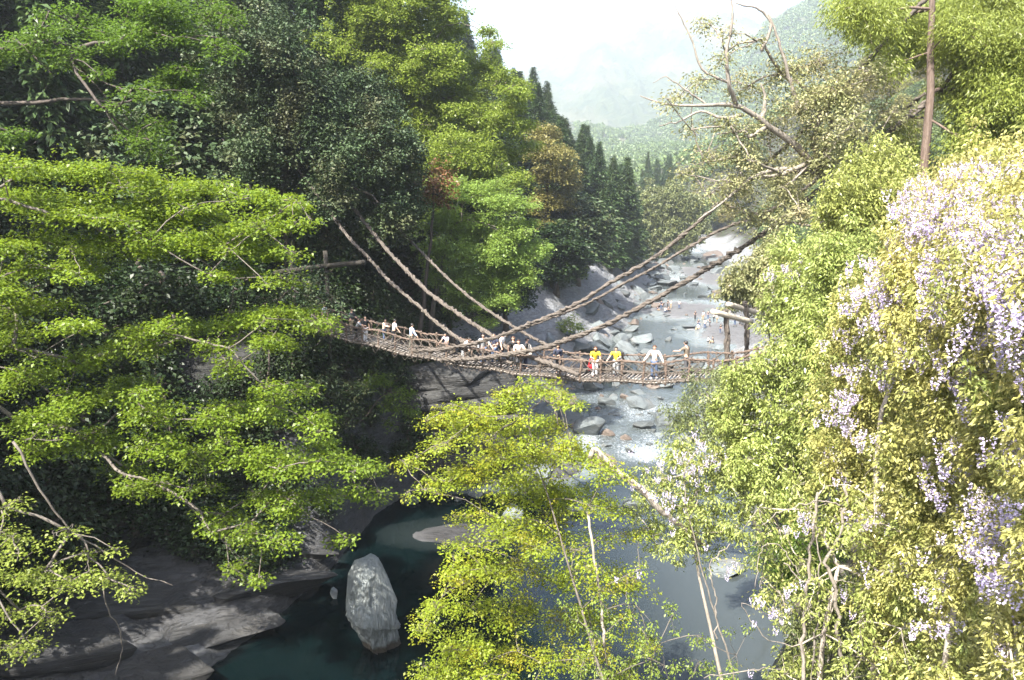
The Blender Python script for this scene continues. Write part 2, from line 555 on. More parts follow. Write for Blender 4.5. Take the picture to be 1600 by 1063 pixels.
def terrain(x, y, detail=True):
    x = np.asarray(x, float)
    y = np.asarray(y, float)
    el = edge_l(y) + 1.2 * fbm(np.stack((x * 0 + 3, y * 0.16, y * 0), -1), 3, 5)
    er = edge_r(y) + 1.0 * fbm(np.stack((x * 0 + 9, y * 0.16, y * 0), -1), 3, 6)
    slopeL = np.gradient(LK, YK)
    sl = np.interp(y, YK, slopeL)
    sr = np.interp(y, YK, np.gradient(RK, YK))
    dl = (el - x) / np.sqrt(1 + sl * sl)
    dr = (x - er) / np.sqrt(1 + sr * sr)
    zw = zwat(y)
    A = np.interp(dl, [-4, -1.0, 0, 0.5, 3, 9, 12.5, 15.5, 20, 30, 62, 80, 200, 800], [-1.6, -1.2, -0.3, 0.8, 1.5, 3.2, 8.5, 13.5, 15.0, 22, 50, 54, 62, 120])
    B = np.interp(dl, [-4, -1.0, 0, 0.5, 2, 4.2, 7, 15, 22, 54, 72, 200, 800], [-1.6, -1.2, -0.3, 2.2, 9.0, 13.2, 13.8, 14.8, 19, 48, 54, 62, 120])
    C = np.interp(dl, [-4, -1.0, 0, 0.8, 3, 13, 16, 46, 66, 200, 800], [-1.2, -0.8, -0.2, 0.5, 1.8, 11.0, 13.0, 42, 48, 60, 140])
    wb = sm(y, 44.5, 48.5)
    wc = sm(y, 61, 72)
    left = (A * (1 - wb) + B * wb) * (1 - wc) + C * wc
    D = np.interp(dr, [-4, -1, 0, 1, 4, 12, 18, 60, 200, 800], [-1.6, -1.2, -0.3, 1.0, 4.0, 13, 17, 50, 120, 300])
    E = np.interp(dr, [-4, -1, 0, 0.8, 2.6, 4.5, 12, 20, 60, 200, 800], [-1.6, -1.2, -0.3, 2.0, 8, 12.6, 14.5, 19, 50, 125, 300])
    G = np.interp(dr, [-4, -1, 0, 2, 10, 18, 100, 160, 400, 800], [-1.2, -0.8, -0.2, 0.5, 2.4, 7.5, 70, 120, 240, 330])
    G = G * (1 - 0.78 * sm(y, 310, 500))
    we = sm(y, 26, 34)
    wg = sm(y, 50, 66)
    right = (D * (1 - we) + E * we) * (1 - wg) + G * wg
    h = np.where(dl > dr, left, right)
    mid = np.minimum(-dl, -dr)
    h = np.where(mid > 4, -1.6, h)
    h = h + zw
    p = np.stack((x, y, h * 0.7), -1)
    land = np.clip(np.maximum(dl, dr) / 3 + 0.1, 0, 1)
    h = h + land * (0.55 * fbm(p * 0.22, 4, 11) + np.clip(np.maximum(dl, dr) / 40, 0, 1) * 5 * fbm(p * 0.03, 3, 12))
    if detail:
        rk = np.clip(1 - (np.maximum(dl, dr) - 16) / 6, 0, 1)
        led = fbm(p * np.array((0.35, 0.9, 1.4)), 4, 21)
        h = h + land * rk * 0.55 * np.abs(led) * np.sign(led)
        rk2 = rk * sm(y, 64, 74)
        rd = 1 - np.abs(fbm(np.stack((x * 0.10 + y * 0.16, y * 0.05 - x * 0.1, h * 0.3), -1), 4, 23)) * 2.2
        h = h + land * rk2 * (0.9 * rd - 0.5 + 0.45 * fbm(p * np.array((0.5, 0.7, 1.2)), 4, 25))
        # bedded ledges on the near left bank
        st = 0.62
        q = h / st + 1.1 * fbm(np.stack((x * 0.16 + y * 0.05, y * 0.3, x * 0), -1), 4, 31)
        hs = (np.floor(q) + sm(q - np.floor(q), 0.62, 1.0)) * st
        wl = sm(dl, -0.2, 0.6) * (1 - sm(y, 60, 66)) * (1 - sm(dl, 10, 16)) * (1 - sm(h, 2.8, 4.5)) * 0.9
        h = h * (1 - wl) + hs * wl + wl * 0.10 * fbm(p * np.array((1.2, 2.2, 2.0)), 3, 33)
    for bx, by, rx, ry, top in BARS:
        e = ((x - bx) / rx) ** 2 + ((y - by) / ry) ** 2 + 0.9 * fbm(p * 0.5, 4, 44)
        bar = zwat(y) + top * (1 - e) + 0.02
        h = np.where(bar > np.maximum(h, zw - 0.4), bar, h)
    return h, dl, dr


def hgt(x, y):
    """height of the built ground sheet"""
    i = int(np.clip(np.searchsorted(xs, x) - 1, 0, len(xs) - 2))
    j = int(np.clip(np.searchsorted(ys, y) - 1, 0, len(ys) - 2))
    a = (x - xs[i]) / (xs[i + 1] - xs[i])
    b = (y - ys[j]) / (ys[j + 1] - ys[j])
    return float((H[j, i] * (1 - a) + H[j, i + 1] * a) * (1 - b) + (H[j + 1, i] * (1 - a) + H[j + 1, i + 1] * a) * b)


def axis_lines(segs):
    out = []
    for a, b, s in segs:
        out.append(np.arange(a, b, s))
    out.append([segs[-1][1]])
    return np.concatenate(out)


xs = axis_lines([(-420, -120, 20), (-120, -34, 3), (-34, 24, 0.33), (24, 70, 0.9), (70, 160, 3), (160, 520, 18)])
ys = axis_lines([(-120, 22, 4), (22, 32, 0.7), (32, 76, 0.33), (76, 150, 0.5), (150, 170, 1), (170, 300, 2.2), (300, 520, 7), (520, 980, 22)])
X, Y = np.meshgrid(xs, ys)
H, DL, DR = terrain(X, Y)
mb = MB()
nx, ny = len(xs), len(ys)
V = np.stack((X, Y, H), -1).reshape(-1, 3)
ii = (np.arange(ny - 1)[:, None] * nx + np.arange(nx - 1)[None, :])
mb.add(V, np.stack((ii, ii + 1, ii + nx + 1, ii + nx), -1).reshape(-1, 4))
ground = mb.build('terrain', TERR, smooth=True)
tag(ground, 'grey rock riverbanks and forest slopes of the gorge', kind='structure')
D_ = np.maximum(DL, DR)
nz = fbm(np.stack((X * 0.12, Y * 0.12, H * 0.12), -1), 4, 61)
nearl = (DL > DR) & (Y < 72)
lim = np.where(nearl, np.where(Y > 47, 2.0, 6.5), np.where(DL > DR, 11.5, np.where(Y < 60, 0.6, 9.0)))
soil = np.clip((D_ - lim) / 2.5 + nz * 1.6, 0, 1)
grav = np.zeros_like(X)
for bx, by, rx, ry, top in BARS:
    grav = np.maximum(grav, np.clip(1.6 - ((X - bx) / rx) ** 2 - ((Y - by) / ry) ** 2, 0, 1))
dark = np.clip(0.75 - D_ / 9, 0, 1) * 0 + np.where(nearl, np.clip(0.78 + nz * 0.8 + np.clip((D_ - 2) / 8, 0, 0.4), 0, 0.9), 0) * (1 - sm(Y, 62, 72))  # dark left-bank rock, with the deep shade by the bridge painted in
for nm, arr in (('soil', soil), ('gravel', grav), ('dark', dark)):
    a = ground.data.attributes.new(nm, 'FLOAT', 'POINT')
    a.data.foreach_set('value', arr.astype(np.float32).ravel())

# river
ysr = axis_lines([(-120, 30, 5), (30, 100, 0.35), (100, 170, 0.7), (170, 300, 1.4), (300, 420, 5)])
ta = np.linspace(0, 1, 90)
RX = edge_l(ysr)[:, None] - 4 + (edge_r(ysr) - edge_l(ysr) + 8)[:, None] * ta[None, :]
RY = np.repeat(ysr[:, None], 90, 1)
rap = sm(RY, 60, 66) * (1 - sm(RY, 84, 92))
rap2 = sm(RY, 92, 105) * (1 - sm(RY, 285, 300))
pr = np.stack((RX, RY, RX * 0), -1)
RZ = zwat(RY) + 0.16 * rap * fbm(pr * np.array((0.7, 0.45, 1)), 3, 71) + 0.05 * rap2 * fbm(pr * 0.5, 3, 72)
mb = MB()
ii = (np.arange(len(ysr) - 1)[:, None] * 90 + np.arange(89)[None, :])
mb.add(np.stack((RX, RY, RZ), -1).reshape(-1, 3), np.stack((ii, ii + 1, ii + 91, ii + 90), -1).reshape(-1, 4))
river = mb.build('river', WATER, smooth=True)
tag(river, 'clear green river with white rapids running through the gorge', kind='structure')
pool2 = np.exp(-(((RX - 52) / 12) ** 2 + ((RY - 215) / 16) ** 2))
fo = rap * (0.47 + 0.42 * fbm(pr * np.array((0.33, 0.14, 1)), 3, 73)) + 0.08 * np.exp(-(((RX - 9.5) / 4.5) ** 2 + ((RY - 68.5) / 3.5) ** 2))
fo = np.clip(fo + rap2 * (0.42 + 0.5 * fbm(pr * np.array((0.12, 0.06, 1)), 3, 74)) - pool2, 0, 1)  # upstream foam also paints in the pale reflection of the sky
wt, wdl, wdr = terrain(RX, RY)
depth = RZ - wt
sh = np.clip(1 - depth / 0.7, 0, 1) * np.where(RY < 58, 0.08, 0.8) + 0.35 * rap2 + 0.5 * rap + 0.32 * sm(RX, 3, 13) * (1 - sm(RY, 56, 62))  # true shallows, plus pale sky reflection painted upstream and on the right
ro = 0.05 + 0.6 * rap + 0.45 * rap2 * (1 - pool2)
for nm, arr in (('foam', fo), ('shallow_and_sky', np.clip(sh, 0, 1)), ('rough', np.clip(ro, 0, 1))):
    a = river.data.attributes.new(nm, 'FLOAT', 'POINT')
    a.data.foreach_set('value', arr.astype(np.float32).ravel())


# far mountains: two ridges across the head of the valley
def mountain_mat():
    m, nt, out = new_mat('mountain_forest')
    n1 = noise(nt, coords(nt), 0.05, 6, 0.7)
    n2 = noise(nt, coords(nt), 0.008, 4, 0.6)
    col = mixc(nt, ramp(nt, n1, 0.35, 0.65), (0.018, 0.032, 0.016), (0.050, 0.062, 0.028))
    col = mixc(nt, ramp(nt, n2, 0.45, 0.65), col, (0.072, 0.072, 0.042))
    bs = N(nt, 'ShaderNodeBsdfPrincipled', Roughness=0.9)
    nt.links.new(col, bs.inputs['Base Color'])
    bp = nt.nodes.new('ShaderNodeBump')
    bp.inputs['Strength'].default_value = 0.9
    bp.inputs['Distance'].default_value = 12
    nt.links.new(n1, bp.inputs['Height'])
    nt.links.new(bp.outputs[0], bs.inputs['Normal'])
    nt.links.new(bs.outputs[0], out.inputs['Surface'])
    return m


MOUNT = mountain_mat()


def ridge(name, label, pts, y0, y1, seed, amp, can, NX=150, NY=60):
    """pts: (u, v) skyline at distance y1; slope falls towards y0"""
    up = np.array([[P(u, v, y1)[0], P(u, v, y1)[2]] for u, v in pts])
    gx = np.linspace(up[0, 0], up[-1, 0], NX)
    gt = np.linspace(0, 1.25, NY)
    top = np.interp(gx, up[:, 0], up[:, 1])
    GX, GT = np.meshgrid(gx, gt)
    GY = y0 + (y1 - y0) * GT
    prof = np.where(GT < 1, np.sin(np.clip(GT, 0, 1) * math.pi / 2) ** 1.3, 1 - (GT - 1) * 0.8)
    GZ = -5 + (top[None, :] + 5) * prof
    pp = np.stack((GX / (amp * 3.2), GY / (amp * 5), GX * 0), -1)
    rid = 1 - np.abs(fbm(pp, 4, seed))
    GZ = GZ + amp * (rid - 0.75) * np.clip(GT * 1.5, 0, 1) * np.where(GT > 0.85, np.clip((1.0 - GT) / 0.15, 0.15, 1), 1) + 6 * fbm(pp * 9, 3, seed + 5) * np.clip(GT * 3, 0, 1) + can * np.abs(fbm(np.stack((GX / (can * 2.2), GY / (can * 2.2), GX * 0), -1), 3, seed + 9)) * 2
    m = MB()
    k = (np.arange(NY - 1)[:, None] * NX + np.arange(NX - 1)[None, :])
    m.add(np.stack((GX, GY, GZ), -1).reshape(-1, 3), np.stack((k, k + 1, k + NX + 1, k + NX), -1).reshape(-1, 4))
    o = m.build(name, MOUNT, smooth=True)
    tag(o, label, kind='structure')
    return np.stack((GX, GY, GZ), -1)[:int(NY * 0.82)].reshape(-1, 3)


ridge('mountain', 'pale hazy mountain at the head of the valley', [(300, 200), (700, 150), (835, 108), (900, 88), (960, 74), (1020, 52), (1100, 44), (1200, 40), (1300, 60), (1700, 120)], 1250, 2600, 3, 120, 12, 420, 200)
HILLV = ridge('hill', 'hazy wooded hill rising on the far side of the valley', [(780, 200), (900, 222), (950, 230), (985, 226), (1020, 206), (1055, 180), (1090, 146), (1140, 100), (1190, 55), (1250, 15), (1320, -20), (1500, -80), (1900, -150)], 560, 1450, 8, 70, 7, 460, 240)


# ------------------------------------------------------------------ trees
def pad_leaves(mb, pads, rng, dens, rc, m, L, W, flat=0.75, droop=0.25, thick=0.16, hang=0.0):
    """pads (x,y,z,R,w): layered sprays of leaves; returns clump centres with their pad index"""
    tips = []
    C, A, NN, S = [], [], [], []
    for k, (x, y, z, R, w) in enumerate(pads):
        n = max(3, int(rng.poisson(dens * w * math.pi * R * R)))
        th = rng.uniform(0, 2 * math.pi, n)
        rr = R * np.sqrt(rng.uniform(0, 1, n)) * rng.uniform(0.75, 1.2, n)
        # ragged outline
        rr *= 0.8 + 0.35 * vnoise(np.stack((np.cos(th) * 1.5 + k * 3.1, np.sin(th) * 1.5, th * 0 + k), -1), k)
        dz = R * thick * rng.normal(0, 1, n) - droop * (rr / R) ** 2 * R
        c = np.stack((x + rr * np.cos(th), y + rr * np.sin(th), z + dz), -1)
        tips.append((k, c))
        cc = np.repeat(c, m, 0)
        MN = len(cc)
        ph = rng.uniform(0, 2 * math.pi, MN)
        r2 = rc * np.sqrt(rng.uniform(0, 1, MN))
        off = np.stack((np.cos(ph) * r2, np.sin(ph) * r2, rng.normal(0, rc * (0.14 + 0.5 * (1 - flat)), MN) - 0.25 * r2), -1)
        C.append(cc + off)
        ax = np.stack((np.cos(ph), np.sin(ph), rng.normal(-0.25 - hang, 0.35, MN)), -1) + rng.normal(0, 0.45, (MN, 3)) * np.array((1, 1, 0.5))
        A.append(ax)
        NN.append(np.stack((rng.normal(0, 1, MN) * (1.15 - flat), rng.normal(0, 1, MN) * (1.15 - flat), np.full(MN, 1.0)), -1) * np.where(rng.uniform(0, 1, MN) < 0.5, 1, 1)[:, None])
        S.append(rng.uniform(0.5, 1.45, MN))
    C, A, NN, S = np.concatenate(C), np.concatenate(A), np.concatenate(NN), np.concatenate(S)
    mb.leaves(C, A, nrm(NN), L * S, W * S)
    return tips


def limb_net(trunk_pts, pads, rng, trunk_r, twig=0.012, tips=None, wob=0.10, sag=0.10, minr=0.013, tw_n=6):
    """trunk polyline plus limbs that branch from node to node out to every pad"""
    mb = MB()
    tp = catmull(trunk_pts, 14)
    tp[1:-1] += rng.normal(0, trunk_r * 0.25, (12, 3))
    pos = [p for p in tp]
    par = [-1] + list(range(13))
    plen = [0.0] * 14
    ntrunk = 14
    pc = np.array([p[:3] for p in pads])
    d0 = np.array([np.min(np.linalg.norm(tp - c, axis=1)) for c in pc])
    node_of = {}
    for k in np.argsort(d0):
        c = pc[k] - np.array((0, 0, 0.12 * pads[k][3]))
        arr = np.array(pos)
        dist = np.linalg.norm(arr - c, axis=1)
        cost = dist + 0.22 * np.array(plen) + np.where(arr[:, 2] > c[2] + 0.8 * dist, 2.5, 0)
        cost[0:3] += 3
        j = int(np.argmin(cost))
        pos.append(c)
        par.append(j)
        plen.append(plen[j] + dist[j])
        node_of[k] = len(pos) - 1
    cnt = np.ones(len(pos))
    for i in range(len(pos) - 1, ntrunk - 1, -1):
        cnt[par[i]] += cnt[i]
    tot = max(1.0, sum(1 for i in range(ntrunk, len(pos))))
    rad = np.maximum(minr, trunk_r * 0.62 * np.sqrt(cnt / tot))
    s = np.linspace(0, 1, 14)
    mb.tube(tp, trunk_r * (1.25 - 0.9 * s) * np.where(s < 0.08, 1.35, 1), 9)
    for i in range(ntrunk, len(pos)):
        a, b = pos[par[i]], pos[i]
        l = np.linalg.norm(b - a)
        if l < 0.05:
            continue
        n = int(max(5, min(14, l / 0.4)))
        t = np.linspace(0, 1, n)[:, None]
        side = nrm(np.cross(b - a, (0, 0, 1)))
        q = a * (1 - t) + b * t
        q = q + np.array((0, 0, 1)) * l * sag * rng.uniform(-0.3, 1.0) * np.sin(t * math.pi) + side * l * wob * rng.uniform(-1, 1) * np.sin(t * math.pi)
        q[1:-1] += rng.normal(0, l * 0.012, (n - 2, 3))
        ra = min(rad[par[i]] * 0.8, rad[i] * 1.6)
        mb.tube(q, ra + (rad[i] - ra) * t[:, 0], 6)
    if tips is not None and twig:
        for k, c in tips:
            base = pos[node_of[k]]
            sel = c[rng.permutation(len(c))[:tw_n]]
            for e in sel:
                mid = base * 0.5 + e * 0.5 + rng.normal(0, 0.08, 3)
                mb.tube(catmull([base, mid, e], 5), np.linspace(twig * 1.5, twig * 0.6, 5), 3, False)
    return mb


def tree(name, label, cat, trunk_pts, pads, leaf, bark, seed, dens=3.2, rc=0.4, m=16, L=0.13, W=0.10, trunk_r=0.22, flat=0.75, droop=0.25, thick=0.16,
         hang=0.0, group=None, twig=0.012, extra=None, leafname='crown', sag=0.1, tw_n=6):
    rng = np.random.default_rng(seed)
    base = np.array(trunk_pts[0], float)
    root = empty(name, base)
    tag(root, label, cat, group)
    lp = [(x - base[0], y - base[1], z - base[2], R, w) for x, y, z, R, w in pads]
    mb = MB()
    tips = pad_leaves(mb, lp, rng, dens, rc, m, L, W, flat, droop, thick, hang)
    mb.build(leafname, leaf, root)
    tb = limb_net([np.array(p, float) - base for p in trunk_pts], lp, rng, trunk_r, twig, tips, sag=sag, tw_n=tw_n)
    if extra:
        for path, r0, r1 in extra:
            q = catmull(np.array(path) - base, 18)
            q[1:-1] += rng.normal(0, 0.02, (16, 3))
            tb.tube(q, np.linspace(r0, r1, 18), 7)
    tb.build('trunk', bark, root, smooth=True)
    return root


def px_pads(lst, Y, rng, dy=3.0, w=1.0, rs=1.0, yfn=None, more=0):
    out = []
    ext = []
    for it in lst:
        for _ in range(more):
            a = rng.uniform(0, 6.28)
            d = rng.uniform(0.45, 0.95) * it[2]
            ext.append((it[0] + d * math.cos(a), it[1] + 0.4 * d * math.sin(a), it[2] * rng.uniform(0.35, 0.62)) + tuple(it[3:]))
    for it in list(lst) + ext:
        u, v, r = it[:3]
        yy = (yfn(u, v) if yfn else Y) + rng.uniform(-dy, dy)
        p = P(u, v, yy)
        out.append((p[0], p[1], p[2], r * yy / F * rs, it[3] if len(it) > 3 else w))
    return out


rng = np.random.default_rng(7)
# --- the big lime maple leaning in from the left bank
ML = [(30, 255, 60), (110, 262, 70), (190, 270, 75), (270, 285, 70), (320, 290, 45), (60, 310, 80), (150, 320, 90), (240, 330, 90), (320, 330, 80), (390, 300, 45), (440, 308, 45),
      (470, 318, 22), (400, 345, 70), (460, 347, 36), (360, 370, 80), (280, 375, 80), (180, 370, 70), (60, 370, 70), (20, 420, 50), (100, 415, 55), (410, 390, 60), (440, 428, 45),
      (370, 420, 50), (150, 392, 45), (60, 470, 60), (20, 520, 60), (110, 505, 45), (250, 512, 55), (300, 508, 50), (200, 535, 60), (120, 560, 70), (40, 580, 60), (330, 540, 40),
      (380, 500, 55), (440, 488, 60), (490, 500, 36), (512, 505, 20), (420, 530, 50), (360, 575, 32), (200, 600, 70), (120, 620, 60), (60, 650, 60), (250, 640, 60), (440, 610, 50),
      (475, 600, 26), (400, 640, 60), (330, 650, 60), (480, 650, 45), (500, 690, 50), (60, 700, 50), (150, 690, 60), (240, 690, 60), (320, 710, 70), (400, 710, 70), (470, 720, 60),
      (540, 720, 45), (570, 730, 36), (560, 770, 35), (500, 770, 50), (430, 770, 50), (200, 730, 40), (240, 750, 50), (300, 760, 40, .7), (350, 800, 40, .7), (390, 830, 50, .7), (330, 830, 30, .7),
      (460, 800, 40, .7), (520, 840, 28, .7), (430, 840, 40, .7), (380, 880, 32, .7), (405, 905, 16, .7), (-40, 300, 80), (-50, 450, 80), (-40, 600, 70)]
pads = px_pads(ML, 29, rng, 3.0, rs=0.9, more=2)
bx, by = -26.0, 32.0
tree('maple_tree', 'large lime green maple spreading in tiers in front of the shaded left bank', 'tree',
     [(bx, by, hgt(bx, by) - 0.3), (-24.0, 31, 11), (-22, 30, 15), (-20.5, 29.5, 19), (-20, 29, 23)], pads, LIME, BARK, 1,
     dens=8.0, rc=0.40, m=26, L=0.125, W=0.085, trunk_r=0.26, thick=0.11, droop=0.2, sag=0.05, tw_n=7)
# --- lower maple at the bottom left
MLL = [(30, 860, 50), (60, 900, 60), (110, 905, 50), (170, 900, 45), (205, 917, 20), (30, 950, 50), (70, 960, 36), (20, 1010, 40), (60, 1000, 26), (0, 830, 30), (10, 790, 30), (110, 830, 30, .5), (150, 860, 40, .6), (-40, 900, 70), (-40, 1000, 60)]
pads = px_pads(MLL, 24, rng, 1.5, rs=0.85, more=2)
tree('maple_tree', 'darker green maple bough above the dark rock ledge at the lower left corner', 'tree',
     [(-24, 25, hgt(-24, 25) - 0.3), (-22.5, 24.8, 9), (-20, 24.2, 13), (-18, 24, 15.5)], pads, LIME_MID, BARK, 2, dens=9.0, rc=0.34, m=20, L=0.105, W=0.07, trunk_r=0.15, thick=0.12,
     extra=[([P(20, 690, 24), P(60, 760, 24), P(110, 830, 24.3), P(160, 860, 24.5), P(215, 895, 25), P(270, 915, 25)], 0.045, 0.015),
            ([P(110, 830, 24.3), P(135, 850, 24), P(140, 900, 24)], 0.04, 0.015),
            ([P(160, 905, 24.5), P(165, 940, 24.5), P(190, 1000, 24.8), P(180, 1055, 25)], 0.03, 0.01)])
# --- upper-left maple in the shade
MU = [(250, 35, 80), (185, 50, 60), (295, 55, 42), (60, 58, 60), (110, 85, 50), (150, 110, 32), (270, 125, 55), (305, 145, 30), (205, 135, 45, .6), (220, 190, 60, .7), (250, 238, 36, .7), (235, 215, 46, .6), (0, 215, 34),
      (20, 205, 26), (240, 0, 80), (330, 15, 50), (120, 20, 60, .6), (160, 165, 30, .5), (340, 70, 40, .6), (-30, 70, 60), (300, 100, 36)]
pads = px_pads(MU, 40, rng, 2.5, rs=0.85, more=2)
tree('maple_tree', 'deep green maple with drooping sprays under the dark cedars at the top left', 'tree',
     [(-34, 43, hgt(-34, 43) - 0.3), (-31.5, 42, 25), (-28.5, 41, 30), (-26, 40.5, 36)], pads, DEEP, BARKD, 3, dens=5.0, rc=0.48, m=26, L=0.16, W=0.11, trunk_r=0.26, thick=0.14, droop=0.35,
     extra=[([P(0, 162, 40), P(60, 160, 40), P(130, 155, 40), P(190, 162, 40), P(225, 145, 40)], 0.12, 0.04), ([P(20, 60, 39), P(40, 75, 39), P(85, 120, 39)], 0.06, 0.02),
            ([P(155, 160, 40), P(185, 205, 40), P(205, 225, 40)], 0.05, 0.015)])
# --- centre maple growing up from the near right bank
MC = [(830, 600, 32), (790, 622, 48), (735, 640, 48), (860, 612, 36), (892, 627, 22), (700, 655, 40), (760, 662, 70), (840, 662, 55), (680, 692, 38), (642, 722, 26), (662, 762, 34, .7), (700, 748, 46, .8), (780, 712, 70),
      (860, 705, 66), (900, 695, 45), (930, 722, 42), (955, 742, 36, .7), (740, 745, 50), (820, 762, 75), (900, 772, 66), (955, 792, 45, .6), (745, 802, 40), (785, 832, 66), (860, 832, 72, .8), (930, 842, 56, .6), (728, 850, 36),
      (1000, 830, 30, .35), (755, 882, 58), (830, 892, 66, .8), (900, 902, 66, .55), (960, 892, 46, .4), (705, 902, 34), (682, 952, 32), (735, 942, 56), (800, 952, 58), (870, 962, 66, .5), (940, 962, 56, .35), (664, 985, 28),
      (722, 1002, 58), (692, 1042, 46), (782, 1022, 58), (850, 1032, 58, .5), (930, 1022, 56, .35), (1000, 1002, 36, .3), (722, 1062, 58), (800, 1072, 50), (980, 1062, 46, .3), (990, 912, 40, .3), (760, 1100, 70), (860, 1100, 60, .6)]
pads = px_pads([m[:3] + (max(m[3], 0.62),) if len(m) > 3 else m for m in MC], 24, rng, 2.2, rs=0.98, more=2)
tree('maple_tree', 'yellow green maple in sunlight growing up in front of the pool and bridge', 'tree',
     [(4.2, 19.5, hgt(4.2, 19.5) - 0.2), (3.4, 21, 6), (2.4, 22.3, 9.5), (1.6, 23.2, 12), (0.8, 24, 14.5)], pads, YELLOWG, BARK, 4, dens=13, rc=0.30, m=24, L=0.088, W=0.055, trunk_r=0.06, thick=0.16, droop=0.28, twig=0.009,
     extra=[([P(760, 690, 24), P(800, 660, 24), P(830, 640, 24), P(848, 622, 24), P(856, 600, 24)], 0.035, 0.012), ([P(848, 622, 24), P(868, 640, 24), P(872, 664, 24)], 0.03, 0.022)])

# --- shaded dark evergreen above the bridge
ME = [(350, 100, 55), (370, 60, 60), (420, 90, 70), (465, 130, 70), (505, 150, 55), (385, 145, 60), (430, 175, 80), (545, 172, 60), (480, 222, 70), (560, 232, 60), (600, 202, 50), (612, 262, 55), (525, 282, 50), (585, 312, 48), (638, 300, 42),
      (400, 232, 60), (560, 130, 40), (330, 60, 40), (440, 60, 50), (620, 330, 40), (500, 190, 60), (540, 215, 50), (590, 160, 45), (640, 240, 36)]
rng = np.random.default_rng(17)
pads = px_pads(ME, 57, rng, 4, rs=1.0)
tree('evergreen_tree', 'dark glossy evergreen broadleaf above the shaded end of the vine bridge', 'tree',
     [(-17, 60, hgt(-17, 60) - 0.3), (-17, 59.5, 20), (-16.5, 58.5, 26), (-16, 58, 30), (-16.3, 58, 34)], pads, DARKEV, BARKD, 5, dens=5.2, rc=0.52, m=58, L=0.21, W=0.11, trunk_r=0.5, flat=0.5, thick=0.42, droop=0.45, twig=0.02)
# --- tall bright maples on the river bend
MT = [(560, 15, 60), (620, 10, 70), (690, 5, 50), (540, 60, 60, .7), (600, 55, 60), (660, 50, 70), (710, 40, 30), (610, 110, 60), (680, 95, 60), (735, 95, 45), (770, 65, 22, .7), (765, 48, 14, .6), (560, 110, 50, .7), (640, 150, 60), (715, 140, 70), (785, 120, 40),
      (805, 145, 26), (690, 190, 70), (760, 180, 60), (810, 190, 26), (640, 200, 50), (660, 235, 50), (720, 235, 70), (790, 235, 45), (825, 225, 16), (740, 265, 50), (800, 275, 36), (700, 270, 45), (770, 300, 40), (650, -30, 70), (560, -40, 70), (600, -80, 80)]
pads = px_pads(MT, 76, rng, 5, rs=0.85, more=3)
tree('maple_tree', 'tall bright green maple on the bend with its layered crown against the white sky', 'tree',
     [(-10, 80, hgt(-10, 80) - 0.3), (-9.5, 79, 24), (-8.5, 77.5, 33), (-8.5, 77, 38), (-9.0, 77, 43)], pads, LIME_MID, BARK, 6, dens=2.6, rc=0.72, m=58, L=0.22, W=0.135, trunk_r=0.4, thick=0.24, droop=0.3, twig=0.03)
MS = [(700, 290, 45), (745, 300, 50), (790, 315, 40), (700, 345, 50), (755, 350, 60), (810, 350, 36), (720, 390, 55), (780, 395, 55), (830, 385, 28), (845, 400, 14), (700, 430, 45), (760, 435, 55), (815, 430, 34), (730, 470, 40), (785, 465, 40), (760, 500, 26, .7),
      (680, 390, 34, .7), (690, 330, 30)]
pads = px_pads(MS, 64, rng, 3, rs=0.85, more=3)
tree('maple_tree', 'fresh lime maple leaning over the grey rock slope behind the bridge cables', 'tree',
     [(-7.5, 67, hgt(-7.5, 67) - 0.3), (-6.5, 66, 14), (-5, 65, 20), (-4, 64.5, 21), (-4, 64, 22)], pads, LIMEB, BARK, 7, dens=5.0, rc=0.52, m=40, L=0.18, W=0.11, trunk_r=0.22, thick=0.24, droop=0.2, twig=0.02)
pads = px_pads([(680, 285, 32), (695, 275, 22), (665, 300, 24), (690, 305, 26)], 60.5, rng, 1.0)
tree('rust_leaved_tree', 'small rust brown tree wedged between the dark evergreen and the lime maple', 'tree', [(-8, 62.5, hgt(-8, 62.5) - 0.3), (-6.8, 61.5, 16), (-6, 60.5, 21), (-5.9, 60.5, 24)], pads, RUST, BARKD, 8, dens=3, rc=0.6, m=26, L=0.26, W=0.14, trunk_r=0.18, flat=0.4, thick=0.4)
pads = px_pads([(850, 205, 30), (865, 235, 40), (880, 265, 36), (850, 270, 36), (895, 290, 20), (860, 305, 36), (830, 320, 26, .7), (840, 235, 26), (880, 320, 22, .6), (845, 345, 24, .5)], 122, rng, 3)
tree('budding_tree', 'buff coloured tree just coming into leaf beside the dark conifer slope', 'tree', [(4.6, 124, hgt(4.6, 124) - 0.3), (5.2, 123, 21), (5.8, 122, 27), (6, 122, 29), (6, 122, 31)], pads, BUFF, BARKD, 9, dens=2.6, rc=0.8, m=28, L=0.36, W=0.2, trunk_r=0.3, thick=0.2, droop=0.35, twig=0.04)

